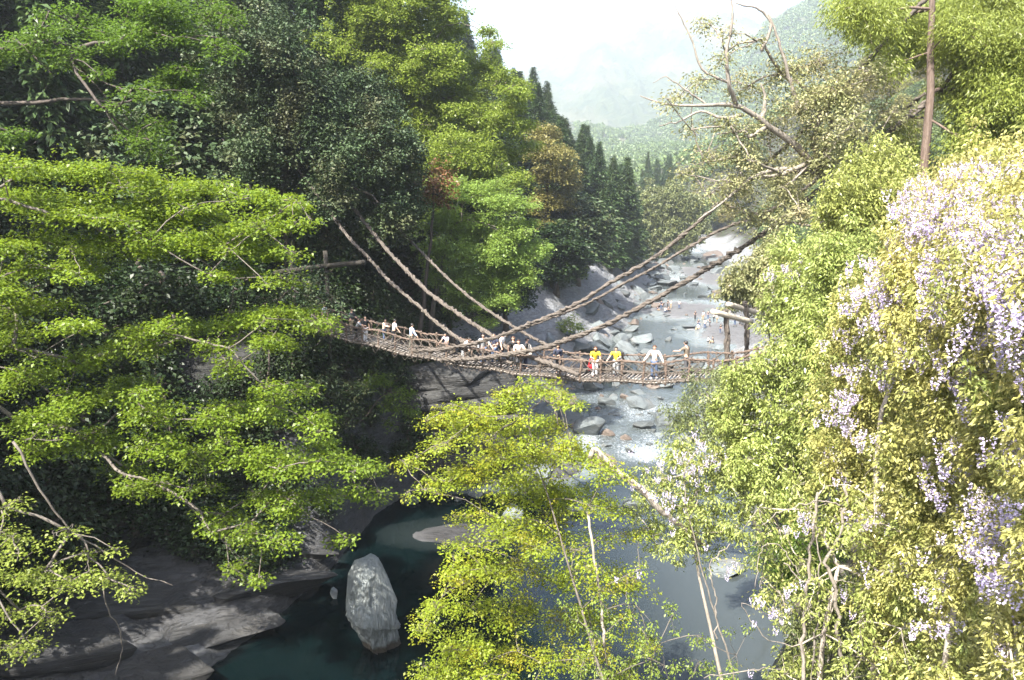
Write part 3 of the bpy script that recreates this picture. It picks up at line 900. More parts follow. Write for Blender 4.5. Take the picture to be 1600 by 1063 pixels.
# --- low greenery under the shaded end of the bridge
pads = px_pads([(590, 590, 30), (625, 610, 32), (640, 640, 26), (600, 630, 30), (565, 600, 22, .6), (650, 665, 14, .7), (610, 660, 20, .6)], 52, rng, 1)
tree('sapling', 'feathery green sapling on the dark cliff below the bridge deck', 'sapling', [(-11.8, 52.8, hgt(-11.8, 52.8) - 0.2), (-10.5, 52.4, 7.5), (-9, 52.2, 9.2), (-8.4, 52, 9.6)], pads, DEEP, BARKD, 10, dens=5, rc=0.36, m=20, L=0.17, W=0.09, trunk_r=0.08, thick=0.2)
pads = px_pads([(490, 600, 36), (525, 620, 34), (550, 605, 28), (500, 640, 36), (545, 650, 34), (480, 660, 36), (520, 585, 24)], 49, rng, 1.5)
tree('shrub', 'grey green shrub in shade beneath the left end of the bridge', 'shrub', [(-14, 50, hgt(-14, 50) - 0.2), (-13, 49.5, 9), (-12.2, 49.2, 10.5)], pads, DARKEV, BARKD, 11, dens=3.5, rc=0.4, m=22, L=0.2, W=0.1, trunk_r=0.1, flat=0.5, thick=0.35)
pads = px_pads([(470, 425, 30), (500, 440, 30), (480, 460, 34), (520, 465, 22), (535, 480, 14), (455, 450, 24), (505, 470, 26)], 45, rng, 1.2)
tree('shrub', 'dark leafy shrub hanging over the hidden left end of the bridge', 'shrub', [(-15.5, 46.5, hgt(-15.5, 46.5) - 0.2), (-14, 46, 16), (-12.8, 45.5, 17.5)], pads, DARKEV, BARKD, 12, dens=5, rc=0.36, m=20, L=0.17, W=0.09, trunk_r=0.08, flat=0.5, thick=0.35)


# ------------------------------------------------------------------ woods made of copies
def broad_proto(name, seed, leaf, bark, h=14, cr=5.0, npads=26, dens=1.0, L=0.42, W=0.26, m=26, flat=0.55, trunk_h=0.3):
    dens = dens * 1.7
    r = np.random.default_rng(seed)
    pads = []
    for k in range(npads):
        t = (k + 0.5) / npads
        z = h * (trunk_h + (1 - trunk_h) * t)
        prof = math.sin(math.pi * min(1, 0.18 + 0.85 * t)) ** 0.7
        a = k * 2.399 + r.uniform(-0.4, 0.4)
        rad = cr * prof * r.uniform(0.35, 0.85)
        pads.append((rad * math.cos(a), rad * math.sin(a), z + r.normal(0, 0.3), cr * r.uniform(0.28, 0.46), 1.0))
    root = tree(name, None, None, [(0, 0, -0.4), (0.1, 0, h * 0.3), (-0.1, 0.15, h * 0.6), (0.1, 0, h * 0.92)], pads, leaf, bark, seed, dens=dens, rc=0.85, m=m, L=L, W=W, trunk_r=0.28, flat=flat, thick=0.3, droop=0.35, twig=0)
    return root


def cedar_proto(name, seed, leaf, bark, h=20, cr=3.2, n=420, m=18, L=0.75, W=0.26):
    r = np.random.default_rng(seed)
    t = 0.1 + 0.9 * r.uniform(0, 1, n) ** 0.9
    z = h * t
    a = r.uniform(0, 2 * math.pi, n)
    Rm = cr * (1 - t) ** 0.95 * (0.55 + 0.45 * np.minimum(1, t / 0.3)) + 0.06
    Rm *= 0.8 + 0.35 * vnoise(np.stack((np.cos(a) * 1.3, np.sin(a) * 1.3, z * 0.5), -1), seed)
    root = empty(name)
    C, A, NN, S = [], [], [], []
    tb = MB()
    tb.tube(catmull([(0, 0, -0.5), (0.08, 0, h * 0.4), (0, 0.08, h)], 10), np.linspace(0.34, 0.03, 10), 7)
    for k in range(n):
        rr = Rm[k]
        s = np.linspace(0.25, 1, m) + r.normal(0, 0.06, m)
        d = np.array((math.cos(a[k]), math.sin(a[k]), 0))
        c = np.array((0, 0, z[k])) + d * (rr * s)[:, None] + np.array((0, 0, -0.45 * rr))[None, :] * (s ** 1.6)[:, None] + r.normal(0, 0.16, (m, 3))
        C.append(c)
        A.append(d[None, :] * 0.8 + np.array((0, 0, -0.25)) + r.normal(0, 0.45, (m, 3)))
        NN.append(np.array((0, 0, 1.0)) + r.normal(0, 0.4, (m, 3)))
        S.append(r.uniform(0.6, 1.2, m) * (0.32 + 0.68 * min(1, rr / 1.6)))
        if k % 3 == 0:
            tb.tube(catmull([(0, 0, z[k]), tuple(np.array((0, 0, z[k])) + d * rr * 0.5), tuple(np.array((0, 0, z[k] - 0.4 * rr)) + d * rr)], 4), np.linspace(0.06, 0.015, 4), 3, False)
    mb = MB()
    S = np.concatenate(S)
    mb.leaves(np.concatenate(C), np.concatenate(A), nrm(np.concatenate(NN)), L * S, W * S)
    mb.build('crown', leaf, root)
    tb.build('trunk', bark, root, smooth=True)
    return root


PARK = []


def scatter(protos, spots, label, cat, group, rng, smin=0.8, smax=1.2):
    for i, (x, y) in enumerate(spots):
        p = protos[int(rng.integers(len(protos)))]
        o = copy_tree(p)
        s = rng.uniform(smin, smax)
        wx = 1.6 if 'far left slope' in label else 1.0
        o.location = (x, y, hgt(x, y) - 0.3)
        o.rotation_euler = (rng.normal(0, 0.03), rng.normal(0, 0.03), rng.uniform(0, 6.28))
        o.scale = (wx * s * rng.uniform(0.9, 1.1), wx * s * rng.uniform(0.9, 1.1), s * rng.uniform(0.88, 1.1))
        o.name = p.name.split('.')[0]
        tag(o, label, cat, group)


def poisson(rng, gen, n, dmin, ok=None, tries=12000):
    out = []
    for _ in range(tries):
        if len(out) >= n:
            break
        x, y = gen(rng)
        if ok and not ok(x, y):
            continue
        if all((x - a) ** 2 + (y - b) ** 2 > dmin * dmin for a, b in out):
            out.append((x, y))
    return out


def in_view(x, y, h=12, mu=90):
    z = hgt(x, y)
    u, v = project(np.array([[x, y, z], [x, y, z + h]]))
    return (u.min() < 1600 + mu) and (u.max() > -mu) and (v.min() < 1100) and (v.max() > -260)


r = np.random.default_rng(5)
EV = [broad_proto('evergreen_tree', 100 + k, DARKER if k else DARKEV, BARKD, 13, 4.6) for k in range(2)]
CE = [cedar_proto('cedar_tree', 110 + k, CEDARL, BARKD, 21 + 2 * k, 4.3, 520) for k in range(3)]
GR = [broad_proto('broadleaf_tree', 120 + k, (LIME_MID, FARG, BUFF)[k], BARK, 9.5, 4.2) for k in range(3)]
SH = [broad_proto('understory_shrub', 130 + k, DARKER, BARKD, 3.6, 2.4, 12, 2.2, 0.26, 0.14, 20, 0.5, 0.15) for k in range(2)]


def lb(y0, y1, d0, d1):
    def g(q):
        y = q.uniform(y0, y1)
        return edge_l(y) - q.uniform(d0, d1), y
    return g


def rb(y0, y1, d0, d1):
    def g(q):
        y = q.uniform(y0, y1)
        return edge_r(y) + q.uniform(d0, d1), y
    return g


def clear_path(x, y):
    # keep the terrace by the hut and the bridge end open
    return in_view(x, y) and not (-34 < x < -13 and 44 < y < 57)


scatter(CE, poisson(r, lb(52, 92, 16, 46), 38, 4.0, clear_path), 'tall dark cedar in the shaded wood on the left hillside', 'tree', 'cedars in the shaded wood', r, 0.95, 1.3)
scatter(CE, poisson(r, lb(2, 56, 22, 60), 34, 4.4, lambda x, y: not clear_path(x, y) or x < -34), 'tall dark cedar added on the hillside past the left edge to shade the bank', 'tree', 'cedars added past the left edge for shade', r, 0.95, 1.25)  # added mostly out of view, to throw shade on the left bank
scatter(CE, poisson(r, lb(-14, 31, 9, 26), 20, 3.6, lambda x, y: x < -0.66 * y - 4.5), 'tall dark cedar added on the hillside past the left edge to shade the bank', 'tree', 'cedars added past the left edge for shade', r, 0.9, 1.2)  # unseen cedars added to keep the sun off the ledge
scatter(EV, poisson(r, lb(56, 100, 8, 40), 34, 4.2, clear_path), 'dark rounded evergreen in the shaded wood on the left hillside', 'tree', 'evergreens in the shaded wood', r)
scatter(SH, poisson(r, lb(33, 50, 9.5, 24), 60, 1.5, lambda x, y: in_view(x, y, 4)), 'low dark shrub on the shaded slope behind the lime maple', 'shrub', 'undergrowth shrubs behind the lime maple', r, 0.7, 1.3)
scatter(SH, poisson(r, lb(47, 66, 0.6, 6), 40, 1.25, lambda x, y: in_view(x, y, 4) and hgt(x, y) < 11.5), 'dark shrub clinging to the shaded cliff under the bridge', 'shrub', 'shrubs on the shaded cliff', r, 0.45, 0.85)
scatter(SH, poisson(r, lb(42, 58, 2.5, 12), 45, 1.3, lambda x, y: in_view(x, y, 4) and not (-24 < x < -13 and 46 < y < 52 and hgt(x, y) > 11.5)), 'low dark shrub on the shaded slope behind the lime maple', 'shrub', 'undergrowth shrubs behind the lime maple', r, 0.6, 1.1)
scatter(SH, poisson(r, lb(44, 74, 3, 26), 70, 1.9, lambda x, y: in_view(x, y, 4) and not (-24 < x < -13 and 46 < y < 52 and hgt(x, y) > 11.5)), 'low dark shrub on the shaded forest floor of the left bank', 'shrub', 'undergrowth shrubs of the left bank', r, 0.7, 1.3)
scatter(CE, poisson(r, lb(150, 284, 4, 30), 80, 4.4, in_view), 'dark conifer standing on the far left slope', 'tree', 'conifers on the far left slope', r, 0.72, 1.0)
scatter(CE, poisson(r, lb(100, 272, 15, 48), 104, 4.6, in_view), 'dark conifer standing on the far left slope', 'tree', 'conifers on the far left slope', r, 0.62, 0.98)
scatter(EV, poisson(r, lb(110, 272, 8, 40), 60, 4.6, in_view), 'rounded dark tree among the conifers of the far left slope', 'tree', 'rounded trees on the far left slope', r, 0.7, 1.0)
scatter(GR[:1], poisson(r, lb(120, 268, 9, 14), 22, 4.5, in_view), 'bright green tree at the foot of the conifer slope', 'tree', 'bright trees at the foot of the conifer slope', r, 0.6, 1.0)
scatter(SH, poisson(r, lb(84, 150, 10, 14), 22, 2.2, in_view), 'small shrub along the top of the grey rock slope', 'shrub', 'shrubs above the grey rock slope', r, 0.5, 0.9)
scatter(GR[1:], poisson(r, rb(75, 330, 10, 120), 150, 5.5, in_view), 'pale spring green tree on the sunny right side of the valley', 'tree', 'pale trees on the right valley side', r, 0.7, 1.25)
scatter(CE, poisson(r, lambda q: (P(q.uniform(1000, 1050), 300, 1)[0] * (yy := q.uniform(300, 350)), yy), 22, 4.0), 'hazy blue green conifer in the stand at the bend of the valley', 'tree', 'conifers at the valley bend', r, 0.8, 1.1)
for p in EV + CE + GR + SH:
    for ch in list(p.children):
        bpy.data.objects.remove(ch)
    bpy.data.objects.remove(p)

# far-off wood beyond the bend, one mass
r = np.random.default_rng(77)
fx = r.uniform(-60, 460, 40000)
fy = r.uniform(325, 950, 40000)
fh = np.array([hgt(a, b) for a, b in zip(fx, fy)])
fdr = fx - edge_r(fy)
keep = fdr > 6
P3 = np.stack((fx, fy, fh), -1)[keep][:4200]
hv = HILLV[r.permutation(len(HILLV))]
P3 = np.concatenate((P3, hv))
u_, v_ = project(P3)
P3 = P3[(u_ > 900) & (u_ < 1640) & (v_ > -60) & (P3[:, 2] > 3)][:9000]
fx, fy, fh = P3.T
mb = MB()
n = len(fx)
m_ = 60
sz = np.repeat(r.uniform(2.4, 4.4, n) * (0.75 + fy / 1500), m_)
off = nrm(r.normal(0, 1, (n * m_, 3))) * np.array((1, 1, 1.1)) * (r.uniform(0.55, 1, n * m_) * sz)[:, None]
off[:, 2] = np.abs(off[:, 2]) + 1
c = np.repeat(np.stack((fx, fy, fh), -1), m_, 0) + off
mb.leaves(c, nrm(off) + r.normal(0, 0.7, (n * m_, 3)), nrm(off + np.array((0, 0, 1.0))), np.repeat(1.2 + fy / 700, m_), np.repeat(0.9 + fy / 950, m_))
tag(mb.build('far_forest', FARG), 'hazy mass of woodland beyond the bend of the valley', 'forest', kind='stuff')

# ------------------------------------------------------------------ right bank
DEP = lambda u, v: 9.0 + (1600 - u) / 500.0 * 14.0 + max(0, 450 - v) * 0.02


def inpoly(u, v, poly):
    c = False
    j = len(poly) - 1
    for i in range(len(poly)):
        (xi, yi), (xj, yj) = poly[i], poly[j]
        if (yi > v) != (yj > v) and u < (xj - xi) * (v - yi) / (yj - yi) + xi:
            c = not c
        j = i
    return c


def region(poly, sp, R, yfn, rng, dy=1.2, w=1.0):
    us = [p[0] for p in poly]
    vs = [p[1] for p in poly]
    out, pts = [], []
    for _ in range(6000):
        u, v = rng.uniform(min(us), max(us)), rng.uniform(min(vs), max(vs))
        if not inpoly(u, v, poly):
            continue
        if any((u - a) ** 2 + (v - b) ** 2 < sp * sp for a, b in pts):
            continue
        pts.append((u, v))
        yy = yfn(u, v) + rng.uniform(-dy, dy)
        p = P(u, v, yy)
        out.append((p[0], p[1], p[2], R * 1.15 * rng.uniform(0.8, 1.3) * yy / F, w))
    return out


def shrub(name, label, cat, poly, Y, leaf, bark, seed, sp=34, R=30, dens=16, rc=0.2, m=18, L=0.10, W=0.034, dy=1.0, w=1.0, base=None, trunk_r=0.1, thick=0.6, hang=0.5, flat=0.25, extra=None, twig=0.006, tw_n=5):
    q = np.random.default_rng(seed)
    yfn = Y if callable(Y) else (lambda u, v: Y)
    pads = region(poly, sp, R, yfn, q, dy, w)
    c = np.mean([p[:3] for p in pads], axis=0)
    lo = min(p[2] for p in pads)
    if base is None:
        base = (c[0] + 0.8, c[1] + 0.8)
    bz = min(hgt(*base) - 0.2, lo - 0.5)
    pts = [(base[0], base[1], bz), ((base[0] + c[0]) / 2, (base[1] + c[1]) / 2, bz * 0.5 + lo * 0.5 + 0.2), (c[0], c[1], lo * 0.4 + c[2] * 0.6), (c[0] + 0.2, c[1], c[2] + 0.4)]
    return tree(name, label, cat, pts, pads, leaf, bark, seed, dens=dens * 2.0, rc=rc * 0.85, m=int(m * 2.4), L=L * 0.95, W=W * 1.0, trunk_r=trunk_r, flat=flat, thick=thick, droop=0.15, hang=hang, extra=extra, twig=twig, tw_n=tw_n)


shrub('evergreen_shrub', 'pale leaved evergreen shrub crowding the right end of the bridge', 'shrub', [(1135, 585), (1165, 565), (1210, 545), (1270, 510), (1310, 560), (1310, 700), (1270, 780), (1200, 770), (1140, 740), (1120, 660)],
      lambda u, v: 24 - (u - 1090) * 0.012, BRIGHTB, BARKP, 201, sp=34, R=32, dens=14, L=0.125, W=0.042, base=(13, 24))
shrub('willow_shrub', 'dull olive shrub under the right end of the bridge deck', 'shrub', [(1085, 600), (1110, 585), (1130, 590), (1130, 660), (1110, 690), (1080, 680), (1060, 650)], 33, GREYG, BARK, 202, sp=20, R=20, dens=9, rc=0.28, m=18, L=0.15, W=0.04, base=(14.2, 34.6), w=0.8)
shrub('evergreen_shrub', 'rounded bright evergreen below the cedar trunk', 'shrub', [(1290, 300), (1330, 265), (1400, 265), (1440, 310), (1430, 360), (1370, 385), (1300, 370)], 27, BRIGHTB, BARK, 203, sp=28, R=30, dens=13, rc=0.26, L=0.14, W=0.046, base=(13.5, 29))
shrub('evergreen_shrub', 'mixed green shrub with broken log beneath it right of the log posts', 'shrub', [(1215, 420), (1250, 395), (1300, 385), (1400, 400), (1400, 500), (1300, 520), (1245, 510), (1225, 470)], lambda u, v: 27 - (u - 1170) * 0.03, BRIGHTB, BARK, 204, sp=32, R=32, dens=13, rc=0.25, L=0.13, W=0.042, base=(11.5, 27))
shrub('evergreen_oak', 'golden leaved oak in full sun in the middle of the right hand thicket', 'tree', [(1290, 520), (1360, 470), (1450, 450), (1500, 520), (1500, 640), (1440, 720), (1360, 780), (1290, 720)], DEP, GOLD, BARKP, 205, sp=40, R=40, dens=20, L=0.095, W=0.036, base=(8.5, 15.5))
shrub('evergreen_oak', 'golden oak filling the lower right corner', 'tree', [(1400, 740), (1480, 640), (1620, 600), (1640, 1090), (1420, 1090), (1380, 980), (1360, 860)], DEP, GOLD, BARKP, 206, sp=44, R=42, dens=26, rc=0.17, L=0.085, W=0.032, base=(8.2, 12.5))
shrub('evergreen_oak', 'yellowish oak overgrown with wisteria at the right edge', 'tree', [(1400, 400), (1450, 330), (1540, 260), (1640, 230), (1640, 620), (1520, 620), (1430, 500)], DEP, GOLD, BARKP, 207, sp=44, R=42, dens=22, rc=0.18, L=0.09, W=0.034, base=(9.5, 13.5))
shrub('thicket_shrub', 'thin leaved shrub among bare hanging stems above the dark water', 'shrub', [(1180, 770), (1280, 740), (1400, 780), (1420, 900), (1400, 1090), (1200, 1090), (1210, 950), (1170, 850)], lambda u, v: 17 - (u - 1180) * 0.012, BRIGHTB, BARKP, 208, sp=42, R=34, dens=6, L=0.10, W=0.035, base=(7.8, 17.5), w=0.75, tw_n=9)
shrub('fern_bush', 'dark green bush deep inside the thicket over the water', 'shrub', [(1205, 850), (1250, 835), (1300, 860), (1300, 920), (1230, 930)], 19.5, DEEP, BARKD, 209, sp=24, R=26, dens=14, L=0.12, W=0.03, base=(8, 20))
shrub('understory_shrub', 'green grey shrub at the lower edge of the thicket', 'shrub', [(1240, 960), (1340, 930), (1420, 960), (1440, 1090), (1220, 1090)], 17.5, GREYG, BARK, 210, sp=38, R=36, dens=11, L=0.10, W=0.03, base=(8.6, 18.5))
shrub('sapling', 'sparse leafy sapling whose twigs cross the reflecting water', 'sapling', [(880, 960), (980, 930), (1080, 960), (1180, 1000), (1180, 1090), (880, 1090)], 21, LIME_MID, BARK, 211, sp=42, R=26, dens=5, L=0.09, W=0.04, base=(5.2, 21), w=0.6, trunk_r=0.028, tw_n=8)
shrub('evergreen_shrub', 'mixed shrub around the leaning dead trunk beside the rapids', 'shrub', [(1010, 730), (1050, 700), (1110, 695), (1160, 730), (1160, 830), (1090, 855), (1020, 850), (985, 790)], 24, BRIGHTB, BARKP, 212, sp=34, R=28, dens=8, L=0.13, W=0.042, base=(8, 24), w=0.75, trunk_r=0.07,
      extra=[([P(945, 1010, 23), P(938, 930, 23), P(925, 850, 23), P(918, 800, 23.2)], 0.05, 0.04), ([P(1000, 762, 23), P(975, 745, 23), P(950, 722, 23), P(930, 703, 23), P(922, 716, 23)], 0.11, 0.08),
             ([P(1100, 850, 24), P(1060, 820, 23.6), P(1030, 795, 23.2), P(1000, 762, 23)], 0.07, 0.11)])
shrub('riverside_bush', 'yellowish bush leaning out over the river past the log posts', 'shrub', [(1125, 450), (1160, 420), (1200, 380), (1230, 420), (1220, 470), (1170, 475)], 52, OLIVE, BARK, 213, sp=16, R=17, dens=4, rc=0.4, m=20, L=0.26, W=0.09, base=(19.6, 53))
shrub('riverside_bush', 'greyish bush at the waterside where the upper river bends', 'shrub', [(985, 330), (1030, 300), (1080, 310), (1100, 360), (1050, 380), (1005, 375)], 225, GREYG, BARK, 214, sp=10, R=12, dens=0.9, rc=1.0, m=36, L=0.55, W=0.3, base=(52, 228))

# gnarled tree over the bridge end
rng = np.random.default_rng(33)
GP = [(1060, 150, 26, .5), (1090, 120, 30, .5), (1080, 200, 26, .5), (1140, 190, 40, .7), (1170, 130, 40, .8), (1130, 90, 26, .4), (1110, 35, 22, .9), (1130, 50, 16, .9), (1220, 110, 45), (1280, 90, 45), (1250, 160, 50), (1310, 140, 50), (1360, 120, 36), (1200, 200, 46), (1270, 215, 50), (1330, 190, 50), (1380, 170, 36),
      (1150, 240, 40), (1210, 260, 46), (1160, 285, 34), (1230, 300, 36), (1100, 250, 24, .5), (1080, 265, 22, .9), (1300, 250, 40), (1120, 280, 26, .7), (1250, 330, 36), (1200, 335, 34), (1340, 240, 34), (1170, 330, 26), (1390, 230, 26), (1110, 300, 24, .6), (1140, 320, 24, .6), (1085, 235, 22, .4), (1190, 60, 22, .3)]
pads = px_pads(GP, 37, rng, 3, rs=0.95, more=1)
g0 = P(1282, 400, 37)
EX = [([P(1282, 270, 37), P(1240, 225, 36.5), P(1190, 190, 36), P(1150, 165, 35.5), P(1105, 165, 35), P(1050, 165, 35), P(1010, 155, 35), P(1000, 150, 35)], 0.20, 0.02),
      ([P(1190, 190, 36), P(1195, 160, 36), P(1190, 130, 36)], 0.12, 0.03), ([P(1150, 165, 35.5), P(1140, 130, 35), P(1135, 80, 35), P(1145, 30, 35), P(1140, -20, 35)], 0.11, 0.03),
      ([P(1160, 180, 35.5), P(1130, 185, 35), P(1095, 175, 35), P(1060, 190, 35), P(1030, 197, 35)], 0.09, 0.02), ([P(1195, 200, 36), P(1170, 215, 35), P(1165, 205, 35), P(1120, 210, 35)], 0.1, 0.03),
      ([P(1282, 260, 37), P(1292, 215, 37), P(1300, 190, 37), P(1290, 165, 37), P(1310, 120, 37)], 0.16, 0.03), ([P(1300, 200, 37), P(1325, 185, 37), P(1320, 160, 37), P(1350, 140, 37)], 0.12, 0.02),
      ([P(1270, 270, 37), P(1220, 265, 36.5), P(1180, 275, 36), P(1150, 300, 35.5), P(1090, 345, 35)], 0.14, 0.03), ([P(1190, 80, 36), P(1205, 40, 36), P(1185, 15, 36), P(1150, 5, 36)], 0.08, 0.03),
      ([P(1140, 130, 35), P(1100, 110, 35), P(1080, 60, 35), P(1060, 20, 35), P(1050, -10, 35)], 0.06, 0.015), ([P(1250, 180, 36.5), P(1215, 60, 36), P(1200, 20, 36)], 0.1, 0.04), ([P(1105, 165, 35), P(1070, 140, 35), P(1040, 120, 35), P(1020, 130, 35)], 0.05, 0.012)]
tree('gnarled_tree', 'old gnarled tree with pale crooked limbs spreading above the right end of the bridge', 'tree', [(g0[0] + 1, 38.5, hgt(g0[0] + 1, 38.5) - 0.3), tuple(P(1284, 340, 37.5)), tuple(P(1280, 290, 37)), tuple(P(1275, 250, 37))], pads, OLIVE, BARKM, 34,
     dens=10, rc=0.42, m=24, L=0.15, W=0.065, trunk_r=0.3, flat=0.4, thick=0.3, droop=0.25, hang=0.2, extra=EX, twig=0.012, tw_n=16)

# cedar on the right bank carrying the bridge vines
CP_ = [(1520, 20, 50), (1570, 30, 50), (1610, 60, 50), (1510, 70, 40), (1560, 90, 50), (1600, 120, 50), (1520, 120, 44), (1570, 150, 50), (1520, 170, 42), (1600, 180, 50), (1550, 200, 50), (1510, 215, 34), (1590, 225, 46), (1490, 20, 34), (1340, 10, 40), (1380, 20, 40), (1410, 5, 44), (1440, 30, 34), (1330, 0, 36),
      (1400, 50, 26, .7), (1390, 100, 30, .7), (1410, 150, 30, .7), (1420, 200, 34, .7), (1480, -30, 60), (1560, -30, 60), (1400, -30, 60), (1430, 245, 34), (1490, 250, 40), (1480, 100, 26, .5), (1500, 40, 40), (1540, 130, 44), (1580, 60, 50), (1530, 240, 40), (1600, 270, 40), (1620, 0, 60), (1630, 150, 50)]
pads = px_pads(CP_, 37, rng, 2.2, rs=1.12)
pads = [(x * 1.09, y + 3.4, z - 0.6, R_, w_) if 1395 < project((x, y, z))[0] < 1500 else (x, y, z, R_, w_) for x, y, z, R_, w_ in pads]
cb = P(1446, 300, 37)
tree('cedar_tree', 'tall cedar with bare reddish trunk and bright green boughs at the upper right', 'tree', [(cb[0], 37.3, hgt(cb[0], 37.3) - 0.3), tuple(P(1446, 240, 37)), tuple(P(1450, 120, 37)), tuple(P(1457, 0, 37)), tuple(P(1460, -120, 37))], pads, CEDARB, BARKC, 35,
     dens=18, rc=0.46, m=44, L=0.18, W=0.042, trunk_r=0.27, flat=0.45, thick=0.35, droop=0.5, hang=0.6, twig=0.015)


# ------------------------------------------------------------------ wisteria
def wisteria(label, stems, spots, seed, per=6, spread=0.16, size=0.23, leaf_n=8):
    q = np.random.default_rng(seed)
    base = np.array(stems[0][0][0], float)
    root = empty('wisteria_vine', base)
    tag(root, label, 'wisteria', 'wisteria vines climbing over the right bank')
    sb = MB()
    for path, r0, r1 in stems:
        c = catmull(np.array(path), 24) - base
        c[1:-1] += q.normal(0, 0.025, (22, 3))
        sb.tube(c, np.linspace(r0, r1, 24), 6)
    fb, lb_ = MB(), MB()
    for (u, v, Y, k) in spots:
        ctr = P(u, v, Y) - base
        for _ in range(max(1, int(k * per))):
            o = ctr + q.normal(0, spread, 3) * np.array((1, 0.7, 0.7))
            npet = 46
            t = q.uniform(0, 1, npet)
            ln = size * q.uniform(0.7, 1.3)
            ph = q.uniform(0, 6.28, npet)
            rr = ln * 0.24 * (1.05 - t) + 0.012
            c = o + np.stack((np.cos(ph) * rr, np.sin(ph) * rr, -t * ln), -1)
            ax = np.stack((np.cos(ph), np.sin(ph), q.normal(-0.1, 0.4, npet)), -1)
            fb.leaves(c, ax, nrm(q.normal(0, 1, (npet, 3))), 0.036 * size / 0.24, 0.034 * size / 0.24, 0.2)
            c2 = o + q.normal(0, 0.12, (leaf_n, 3)) + np.array((0, 0, 0.05))
            lb_.leaves(c2, q.normal(0, 1, (leaf_n, 3)) + np.array((0, 0, -0.4)), nrm(q.normal(0, 0.6, (leaf_n, 3)) + np.array((0, 0, 1))), 0.08, 0.03)
            if _ % 3 == 0:
                sb.tube(catmull([ctr, ctr * 0.5 + o * 0.5 + q.normal(0, 0.06, 3), o], 5), np.linspace(0.007, 0.003, 5), 3, False)
    sb.build('stem', BARKM, root, smooth=True)
    fb.build('blossom', PETAL, root)
    lb_.build('foliage', GOLD, root)
    return root


q = np.random.default_rng(91)
sp = []
for (u, v, su, sv, n_, k) in [(1560, 320, 45, 40, 16, 2.2), (1500, 310, 45, 35, 14, 2.0), (1450, 330, 35, 25, 9, 1.6), (1530, 380, 50, 35, 13, 1.6), (1430, 420, 40, 30, 10, 1.5), (1480, 430, 40, 25, 7, 1.2), (1590, 420, 20, 40, 6, 1.2), (1370, 450, 30, 20, 5, 1.0), (1580, 360, 30, 40, 9, 2.0), (1520, 290, 40, 25, 6, 1.6)]:
    for _ in range(int(n_ * 1.6)):
        uu, vv = u + q.normal(0, su), v + q.normal(0, sv)
        sp.append((uu, vv, DEP(uu, vv) - 0.9, k))
for _ in range(60):
    uu, vv = q.uniform(1300, 1600), q.uniform(480, 1000)
    sp.append((uu, vv, DEP(uu, vv) - 0.9, q.uniform(0.3, 1.1)))
for (uu, vv, k) in [(1555, 790, 2.2), (1540, 830, 2), (1560, 880, 1.5), (1490, 590, 1.2), (1520, 605, 1.2), (1320, 620, 1.2), (1300, 650, 1.0), (1315, 635, 1.0), (1350, 930, .8), (1580, 890, 1.2), (1360, 505, .8), (1440, 560, 1.2), (1585, 700, 1.0), (1570, 1000, 1.4), (1500, 690, .8)]:
    sp.append((uu, vv, DEP(uu, vv) - 1.0, k))
D9 = lambda u, v, o=-0.7: P(u, v, DEP(u, v) + o)
wisteria('huge wisteria smothering the oaks at the right edge with masses of lilac blossom',
         [([(9.0, 13.0, hgt(9, 13) - 0.1), D9(1560, 1000, 0.5), D9(1540, 800, 0.3), D9(1500, 600), D9(1520, 420), D9(1560, 300)], 0.08, 0.03), ([D9(1600, 570), D9(1560, 572), D9(1500, 600), D9(1460, 612)], 0.016, 0.008), ([D9(1500, 600), D9(1490, 560), D9(1540, 520)], 0.012, 0.006),
          ([D9(1600, 860), D9(1530, 850), D9(1480, 880), D9(1430, 900)], 0.014, 0.006), ([D9(1310, 585), D9(1370, 575), D9(1420, 570), D9(1450, 560)], 0.02, 0.01)], sp, 301)
wisteria('small lilac wisteria on the shrub just right of the log posts', [([(11.8, 26.5, hgt(11.8, 26.5)), P(1260, 480, 25.5), P(1245, 430, 25.2), P(1205, 425, 25)], 0.04, 0.012)],
         [(1205, 425, 25, .8), (1225, 420, 25, .9), (1240, 430, 25, .9), (1248, 415, 25, .6), (1235, 445, 25, .5), (1290, 480, 24, .5)], 302, 6, 0.24, 0.26)
wisteria('pale wisteria draped over the shrub by the rapids in the middle of the picture', [([(8.5, 23.6, hgt(8.5, 23.6)), P(1090, 860, 23), P(1070, 740, 23), P(1100, 690, 23)], 0.04, 0.012)],
         [(1095, 690, 23, 1), (1075, 705, 23, 1.2), (1060, 720, 23, 1.2), (1110, 720, 23, 1), (1040, 745, 23, 1), (1090, 745, 23, .8), (1035, 765, 23, .9), (1055, 790, 23, .8), (1120, 705, 23, .6), (1000, 770, 22.8, .6), (1140, 740, 23, .6), (1000, 700, 23, .35), (1065, 770, 23, .8), (1050, 820, 23, .5), (965, 905, 22, .4), (1095, 840, 23, .3)], 303, 6, 0.28, 0.22)
T = lambda u, v, y=15.5: P(u, v, y)
